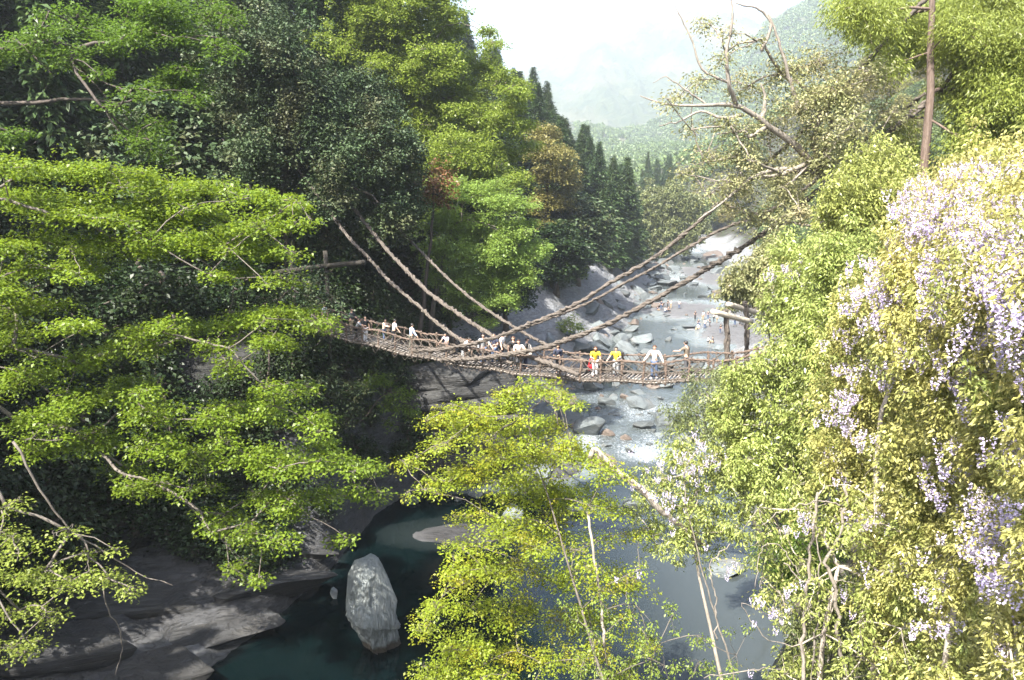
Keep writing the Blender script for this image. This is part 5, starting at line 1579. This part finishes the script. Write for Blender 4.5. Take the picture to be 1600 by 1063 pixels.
def person(loc, h, face, label, top, bottom, hair=None, lean=0.1, arms=('down', 'rail'), sleeve='short', longhair=False, group=None, shoe=None, stride=0.05, detail=True, sit=False, name='person'):
    """face: heading of the chest (radians, 0 = away from the camera)"""
    L = lambda x, y, z: np.array((x, y, z)) * h
    lf = math.sin(lean)
    hipz = 0.50 if not sit else 0.16
    pel = L(0, 0, hipz + 0.03)
    che = L(0, lf * 0.22, hipz + 0.23)
    wai = L(0, lf * 0.10, hipz + 0.12)
    neck = L(0, lf * 0.36, hipz + 0.335)
    nk2 = L(0, lf * 0.40 + 0.005, hipz + 0.37)
    hd = L(0, lf * 0.46 + 0.012, hipz + 0.42)
    crown = L(0, lf * 0.50 + 0.008, hipz + 0.468)
    V, E, R = [pel, wai, che, neck, nk2, hd, crown], [(0, 1), (1, 2), (2, 3), (3, 4), (4, 5), (5, 6)], [0.066, 0.062, 0.072, 0.034, 0.030, 0.050, 0.036]
    TV, TE, TR = [pel + L(0, 0, -0.02), wai, che, neck], [(0, 1), (1, 2), (2, 3)], [0.078, 0.072, 0.082, 0.046]
    BV, BE, BR = [pel], [], [0.076]
    hands = []
    for sx, arm in ((-1, arms[0]), (1, arms[1])):
        sh = L(sx * 0.112, lf * 0.32, hipz + 0.305)
        if arm == 'down':
            el, wr = sh + L(sx * 0.035, -0.01, -0.17), sh + L(sx * 0.04, 0.035, -0.32)
        elif arm == 'rail':
            el, wr = sh + L(sx * 0.085, 0.02, -0.145), sh + L(sx * 0.16, 0.09, -0.26)
        elif arm == 'front':
            el, wr = sh + L(sx * 0.03, 0.05, -0.165), sh + L(-sx * 0.02, 0.17, -0.15)
        else:  # reach
            el, wr = sh + L(sx * 0.05, 0.12, -0.10), sh + L(sx * 0.03, 0.27, -0.12)
        k = len(V)
        V += [sh, el, wr, wr + (wr - el) * 0.28]
        E += [(2, k), (k, k + 1), (k + 1, k + 2), (k + 2, k + 3)]
        R += [0.034, 0.026, 0.019, 0.020]
        hands.append((wr + (wr - el) * 0.28, nrm(wr - el), sx))
        k = len(TV)
        if sleeve == 'long':
            TV += [sh, el, wr]
            TE += [(2, k), (k, k + 1), (k + 1, k + 2)]
            TR += [0.046, 0.036, 0.028]
        else:
            TV += [sh, sh * 0.25 + el * 0.75]
            TE += [(2, k), (k, k + 1)]
            TR += [0.046, 0.040]
        hp = L(sx * 0.052, 0, hipz - 0.01)
        if sit:
            kn, an = L(sx * 0.07, 0.22, 0.26), L(sx * 0.07, 0.28, 0.03)
        else:
            kn, an = L(sx * 0.055, 0.012 + sx * stride * 0.5, 0.275), L(sx * 0.056, -0.01 + sx * stride, 0.045)
        toe = an + L(0.01 * sx, 0.085, -0.025)
        k = len(V)
        V += [hp, kn, an, toe]
        E += [(0, k), (k, k + 1), (k + 1, k + 2), (k + 2, k + 3)]
        R += [0.052, 0.036, 0.023, 0.018]
        k = len(BV)
        BV += [hp, kn, an]
        BE += [(0, k), (k, k + 1), (k + 1, k + 2)]
        BR += [0.062, 0.046, 0.036]
    body = skin_obj(name, V, E, [x * h for x in R], SKIN, None)
    body.location = Vector(loc)
    body.rotation_euler = (0, 0, face)
    tag(body, label, 'person', group)
    skin_obj('top', TV, TE, [x * h for x in TR], CL[top], body)
    skin_obj('trousers', BV, BE, [x * h for x in BR], CL[bottom], body)
    hb = MB()
    v, t = ico(3 if detail else 2)
    v = v * np.array((0.056, 0.064, 0.058)) * h
    cut = (v[:, 1] > 0.02 * h) & (v[:, 2] < 0.018 * h)
    v[cut, 1] = 0.02 * h
    hb.add(v + hd + L(0, -0.008, 0.016), None, t)
    if longhair:
        hb.tube(catmull([hd + L(0, -0.03, 0.02), hd + L(0, -0.055, -0.05), hd + L(0, -0.05, -0.13)], 7), np.array([0.045, 0.055, 0.056, 0.054, 0.048, 0.04, 0.02]) * h, 10)
    hb.build('hair', hair or HAIRB, body, smooth=True)
    sb = MB()
    for sx in (-1, 1):
        an = V[[i for i in range(len(V))][-1 if sx == 1 else -9]] if False else None
    for idx in (len(V) - 1, len(V) - 9):
        toe = V[idx]
        sb.blob(toe + L(0, -0.04, 0.004), np.array((0.03, 0.075, 0.026)) * h, 0, 2)
    sb.build('shoes', shoe or SHOE, body, smooth=True)
    if detail:
        fb = MB()
        for hp, d, sx in hands:
            side = nrm(np.cross(d, (0, 0, 1)) + 1e-4)
            for f in range(5):
                off = (f - 1.5) * 0.009 if f < 4 else -0.024
                ln = (0.042, 0.047, 0.045, 0.036, 0.032)[f]
                st = hp + side * off * h + (d * -0.02 * h if f == 4 else 0)
                d2 = nrm(d + np.array((0, 0, -0.4))) if f < 4 else nrm(d - side * 0.8)
                fb.tube(np.array([st, st + d2 * ln * 0.5 * h, st + nrm(d2 + np.array((0, 0, -0.5))) * ln * h]), np.array([0.0055, 0.005, 0.004]) * h, 5)
        fb.blob(hd + L(0, 0.055, -0.004), np.array((0.008, 0.012, 0.012)) * h, 0, 1)
        for sx in (-1, 1):
            fb.blob(hd + L(sx * 0.052, 0.0, 0.0), np.array((0.007, 0.012, 0.017)) * h, 0, 1)
        fb.build('hands_and_face', SKIN, body, smooth=True)
        eb = MB()
        for sx in (-1, 1):
            eb.blob(hd + L(sx * 0.018, 0.047, 0.01), np.array((0.006, 0.004, 0.004)) * h, 0, 1)
        eb.blob(hd + L(0, 0.048, -0.025), np.array((0.014, 0.003, 0.003)) * h, 0, 1)
        eb.build('eyes_and_mouth', HAIRN, body, smooth=True)
    return body


def deck_s(u, w):
    """deck parameter where column u crosses the line at width w"""
    lo, hi = SMIN, SMAX + 4
    for _ in range(40):
        mi = (lo + hi) / 2
        uu, _v = project(deck(mi, w))
        if uu > u:
            lo = mi
        else:
            hi = mi
    return (lo + hi) / 2


PI = math.pi
AXR = math.atan2(-BT[1], -BT[0]) - PI / 2     # facing right along the deck
AXL = AXR + PI
CAMW = AXR + PI / 2 + PI                          # facing the camera side
PEOPLE = [
    # u, width, head v, facing, label, top, bottom, kw
    (549, 0.55, 482, AXR, 'man in dark jacket and khaki trousers at the shaded end of the bridge', 'dgrey', 'khaki', dict(sleeve='long', arms=('rail', 'reach'))),
    (557, 0.25, 500, AXR + 0.3, 'stooping person in grey top right behind the person in white trousers', 'grey', 'black', dict(lean=0.5, sleeve='long', arms=('front', 'reach'))),
    (571, 0.18, 494, AXR - 0.6, 'person in black t-shirt and white trousers on the bridge', 'black', 'white', dict(shoe=SHOEW, arms=('down', 'front'))),
    (600, 0.7, 499, AXR, 'dark haired person in beige long sleeved top on the bridge', 'beige', 'denim', dict(sleeve='long', longhair=True, arms=('front', 'reach'), lean=0.2)),
    (616, 0.6, 499, AXR + 0.9, 'man in plain white shirt seen from behind on the bridge', 'white', 'black', dict(arms=('down', 'rail'))),
    (643, 0.55, 506, AXR + 0.9, 'man in light blue shirt with arms spread to the handrails', 'blue', 'olive', dict(sleeve='long', arms=('rail', 'rail'))),
    (699, 0.6, 521, CAMW, 'dark haired person in lilac and white top leaning on the handrail', 'lilac', 'dgrey', dict(lean=0.35, longhair=True, arms=('front', 'rail'))),
    (723, 0.4, 529, AXR + 0.4, 'crouching person in white hooded top on the bridge', 'white', 'grey', dict(lean=0.6, sleeve='long', arms=('front', 'rail'))),
    (755, 0.35, 520, CAMW + 0.5, 'man in grey shirt and jeans looking down at the deck', 'grey', 'denim', dict(arms=('rail', 'down'), sleeve='long', lean=0.25)),
    (773, 0.5, 520, CAMW, 'person in navy vest over white shirt where the vines cross', 'navy', 'denim', dict(arms=('front', 'front'))),
    (784, 0.75, 517, AXR, 'person in white shirt standing just behind the navy vest', 'white', 'navy', dict(arms=('down', 'rail'))),
    (802, 0.55, 520, CAMW + 0.4, 'long brown haired woman in black top on the bridge', 'black', 'black', dict(hair=HAIRN, longhair=True, arms=('front', 'down'))),
    (811, 0.3, 527, CAMW + 0.3, 'person in pale cream top below the brown haired woman', 'cream', 'dgrey', dict(hair=HAIRN, arms=('rail', 'front'), lean=0.3)),
    (821, 0.6, 517, AXR + 0.2, 'man in black top carrying a pale shoulder bag on the bridge', 'black', 'navy', dict(arms=('down', 'down'))),
    (873, 0.3, 538, CAMW, 'woman in navy cardigan facing the near handrail', 'navy', 'black', dict(sleeve='long', arms=('front', 'front'), longhair=True, lean=0.2)),
    (929, 0.35, 541, CAMW + 0.4, 'long haired woman in yellow t-shirt with a red bag at her side', 'yellow', 'white', dict(hair=HAIRN, longhair=True, arms=('down', 'front'), lean=0.4)),
    (962, 0.4, 542, CAMW + 0.2, 'man in yellow t-shirt and grey trousers on the sunny half of the bridge', 'yellow', 'grey', dict(arms=('front', 'rail'), lean=0.15)),
    (1022, 0.4, 539, CAMW, 'woman in cream blouse with a brown shoulder strap', 'cream', 'denim', dict(sleeve='long', hair=HAIRN, arms=('rail', 'rail'), shoe=SHOEW)),
    (1072, 0.55, 531, AXL - 0.3, 'man in brown t-shirt over white sleeves reaching for the far rail', 'brown', 'dgrey', dict(arms=('reach', 'down'))),
    (507, 0.5, 474, AXR, 'person in white shirt half hidden by the shrub at the left end of the bridge', 'white', 'dgrey', dict(arms=('down', 'rail'))),
]
ppl = {}
for (u, w, vh, fc, lab, top, bot, kw) in PEOPLE:
    s_ = deck_s(u, w)
    p = deck(s_, w, -0.005)
    d = ray(u, vh)
    zt = CAM[2] + d[2] * p[1] / d[1]
    hh = (zt - p[2])
    ln = kw.get('lean', 0.1)
    hh = min(1.82, max(1.3, hh / (0.985 - 0.06 * ln)))
    ppl[u] = (person(p, hh, fc, lab, top, bot, group='people crossing the vine bridge', **kw), p, hh)

# things they carry
def bag(p, size, mat, label, strap):
    root = empty('shoulder_bag', p)
    tag(root, label, 'bag')
    mb = MB()
    v, t = ico(3)
    v = np.sign(v) * np.abs(v) ** 0.6 * np.array(size)
    mb.add(v, None, t)
    mb.build('pouch', mat, root, smooth=True)
    sb = MB()
    sb.tube(catmull(strap, 14), 0.016, 5)
    sb.build('strap', mat, root, smooth=True)


o, p, hh = ppl[929]
bag(p + np.array((-0.26, -0.12, 0.55)), (0.13, 0.08, 0.16), CL['red'], 'bright red bag hanging beside the woman in yellow', [(-0.08, 0, 0.14), (0.02, 0.03, 0.5), (0.2, 0.12, 0.72), (0.1, 0.1, 0.4), (0.08, 0, 0.14)])
o, p, hh = ppl[821]
bag(p + np.array((0.26, -0.05, 0.95)), (0.10, 0.06, 0.14), CL['cream'], 'pale shoulder bag of the man in black', [(-0.06, 0, 0.13), (-0.08, 0.02, 0.45), (-0.1, 0.04, 0.5), (0.02, 0.03, 0.4), (0.06, 0, 0.13)])
o, p, hh = ppl[1022]
bag(p + np.array((0.2, -0.16, 0.78)), (0.09, 0.06, 0.07), CL['dgrey'], 'small dark bag of the woman in the cream blouse', [(-0.06, 0, 0.06), (-0.22, -0.02, 0.35), (-0.30, 0.0, 0.58), (-0.2, 0.12, 0.6), (0.05, 0.2, 0.2), (0.07, 0, 0.06)])

RIV = [(1033, 484, 'navy', 0), (1043, 481, 'black', 0), (1048, 482, 'white', 0), (1039, 489, 'cream', 1), (1044, 488, 'dgrey', 1), (1027, 487, 'navy', 1), (1061, 483, 'grey', 0), (1086, 500, 'black', 0), (1098, 501, 'blue', 0), (1106, 499, 'dgrey', 0),
       (1115, 503, 'white', 0), (1120, 505, 'white', 0), (1101, 512, 'beige', 0), (1109, 511, 'navy', 0), (1091, 516, 'white', 1), (1125, 522, 'black', 0), (1106, 536, 'white', 1), (1114, 537, 'black', 1), (1148, 509, 'dgrey', 0), (1156, 508, 'lilac', 0), (1139, 499, 'white', 0), (1091, 508, 'dgrey', 1), (1160, 510, 'navy', 0)]
RLAB = {'navy': 'navy', 'black': 'black', 'white': 'white', 'cream': 'cream', 'dgrey': 'dark grey', 'grey': 'grey', 'blue': 'light blue', 'beige': 'beige', 'lilac': 'lilac'}
for k, (u, v, col, st) in enumerate(RIV):
    z0 = 2.0
    for _ in range(5):
        p = PZ(u, v, z0)
        z0 = max(zwat(p[1]) - 0.12, min(3.4, hgt(p[0], p[1])))
    p[2] = z0
    person(p, rng.uniform(1.5, 1.72), rng.uniform(0, 6.28), '%s person in %s far up the river, %s' % ('sitting' if st else 'standing', RLAB[col], ('on the gravel spit' if u < 1070 else 'on the wide gravel bank')), col, ('denim', 'black', 'khaki')[k % 3],
           arms=(('down', 'front'), ('front', 'reach'), ('down', 'down'))[k % 3], group='people by the river', detail=False, sit=bool(st))

# ------------------------------------------------------------------ air, light, camera
m, nt, out = new_mat('haze_air')
pv = nt.nodes.new('ShaderNodeVolumePrincipled')
pv.inputs['Color'].default_value = (0.84, 0.91, 1.0, 1)
pv.inputs['Density'].default_value = 0.00031
pv.inputs['Anisotropy'].default_value = 0.35
nt.links.new(pv.outputs[0], out.inputs['Volume'])
mb = MB()
mb.box((500, 1750, 325), (3200, 0, 0), (0, 2300, 0), (0, 0, 333))
hz = mb.build('haze', m)
tag(hz, 'pale valley haze', kind='stuff')

SUN_EL, SUN_AZ = math.radians(51), math.radians(213)   # azimuth: direction towards the sun measured from +Y clockwise (towards +X)
sd = Vector((math.sin(SUN_AZ) * math.cos(SUN_EL), math.cos(SUN_AZ) * math.cos(SUN_EL), math.sin(SUN_EL)))
ld = bpy.data.lights.new('sun', 'SUN')
ld.energy = 5.0
ld.angle = math.radians(0.5)
ld.color = (1.0, 0.95, 0.86)
lo = bpy.data.objects.new('sun', ld)
lo.rotation_euler = sd.to_track_quat('Z', 'Y').to_euler()
lo.location = (0, 0, 150)
COL.objects.link(lo)

w = bpy.data.worlds.new('World')
scene.world = w
w.use_nodes = True
nt = w.node_tree
nt.nodes.clear()
sky = nt.nodes.new('ShaderNodeTexSky')
sky.sky_type = 'NISHITA'
sky.sun_disc = False
sky.sun_elevation = SUN_EL
sky.sun_rotation = SUN_AZ
sky.altitude = 400
sky.air_density = 1.0
sky.dust_density = 4.0
sky.ozone_density = 1.0
bg = nt.nodes.new('ShaderNodeBackground')
bg.inputs['Strength'].default_value = 0.10
wo = nt.nodes.new('ShaderNodeOutputWorld')
nt.links.new(sky.outputs[0], bg.inputs['Color'])
nt.links.new(bg.outputs[0], wo.inputs['Surface'])

cd = bpy.data.cameras.new('camera')
cd.sensor_width = 36.0
cd.lens = 36.0 * F / 1600.0
cd.clip_end = 12000
cam = bpy.data.objects.new('camera', cd)
cam.location = CAM
cam.rotation_euler = (math.pi / 2 - PITCH, 0, 0)
COL.objects.link(cam)
scene.camera = cam

scene.view_settings.view_transform = 'Standard'
scene.view_settings.look = 'None'
scene.view_settings.exposure = 2.25
scene.view_settings.gamma = 1.0
scene.cycles.use_denoising = True
scene.cycles.max_bounces = 6
scene.cycles.diffuse_bounces = 3
scene.cycles.glossy_bounces = 2
scene.cycles.transmission_bounces = 3
scene.cycles.volume_bounces = 1
scene.cycles.use_adaptive_sampling = True
scene.cycles.adaptive_threshold = 0.02
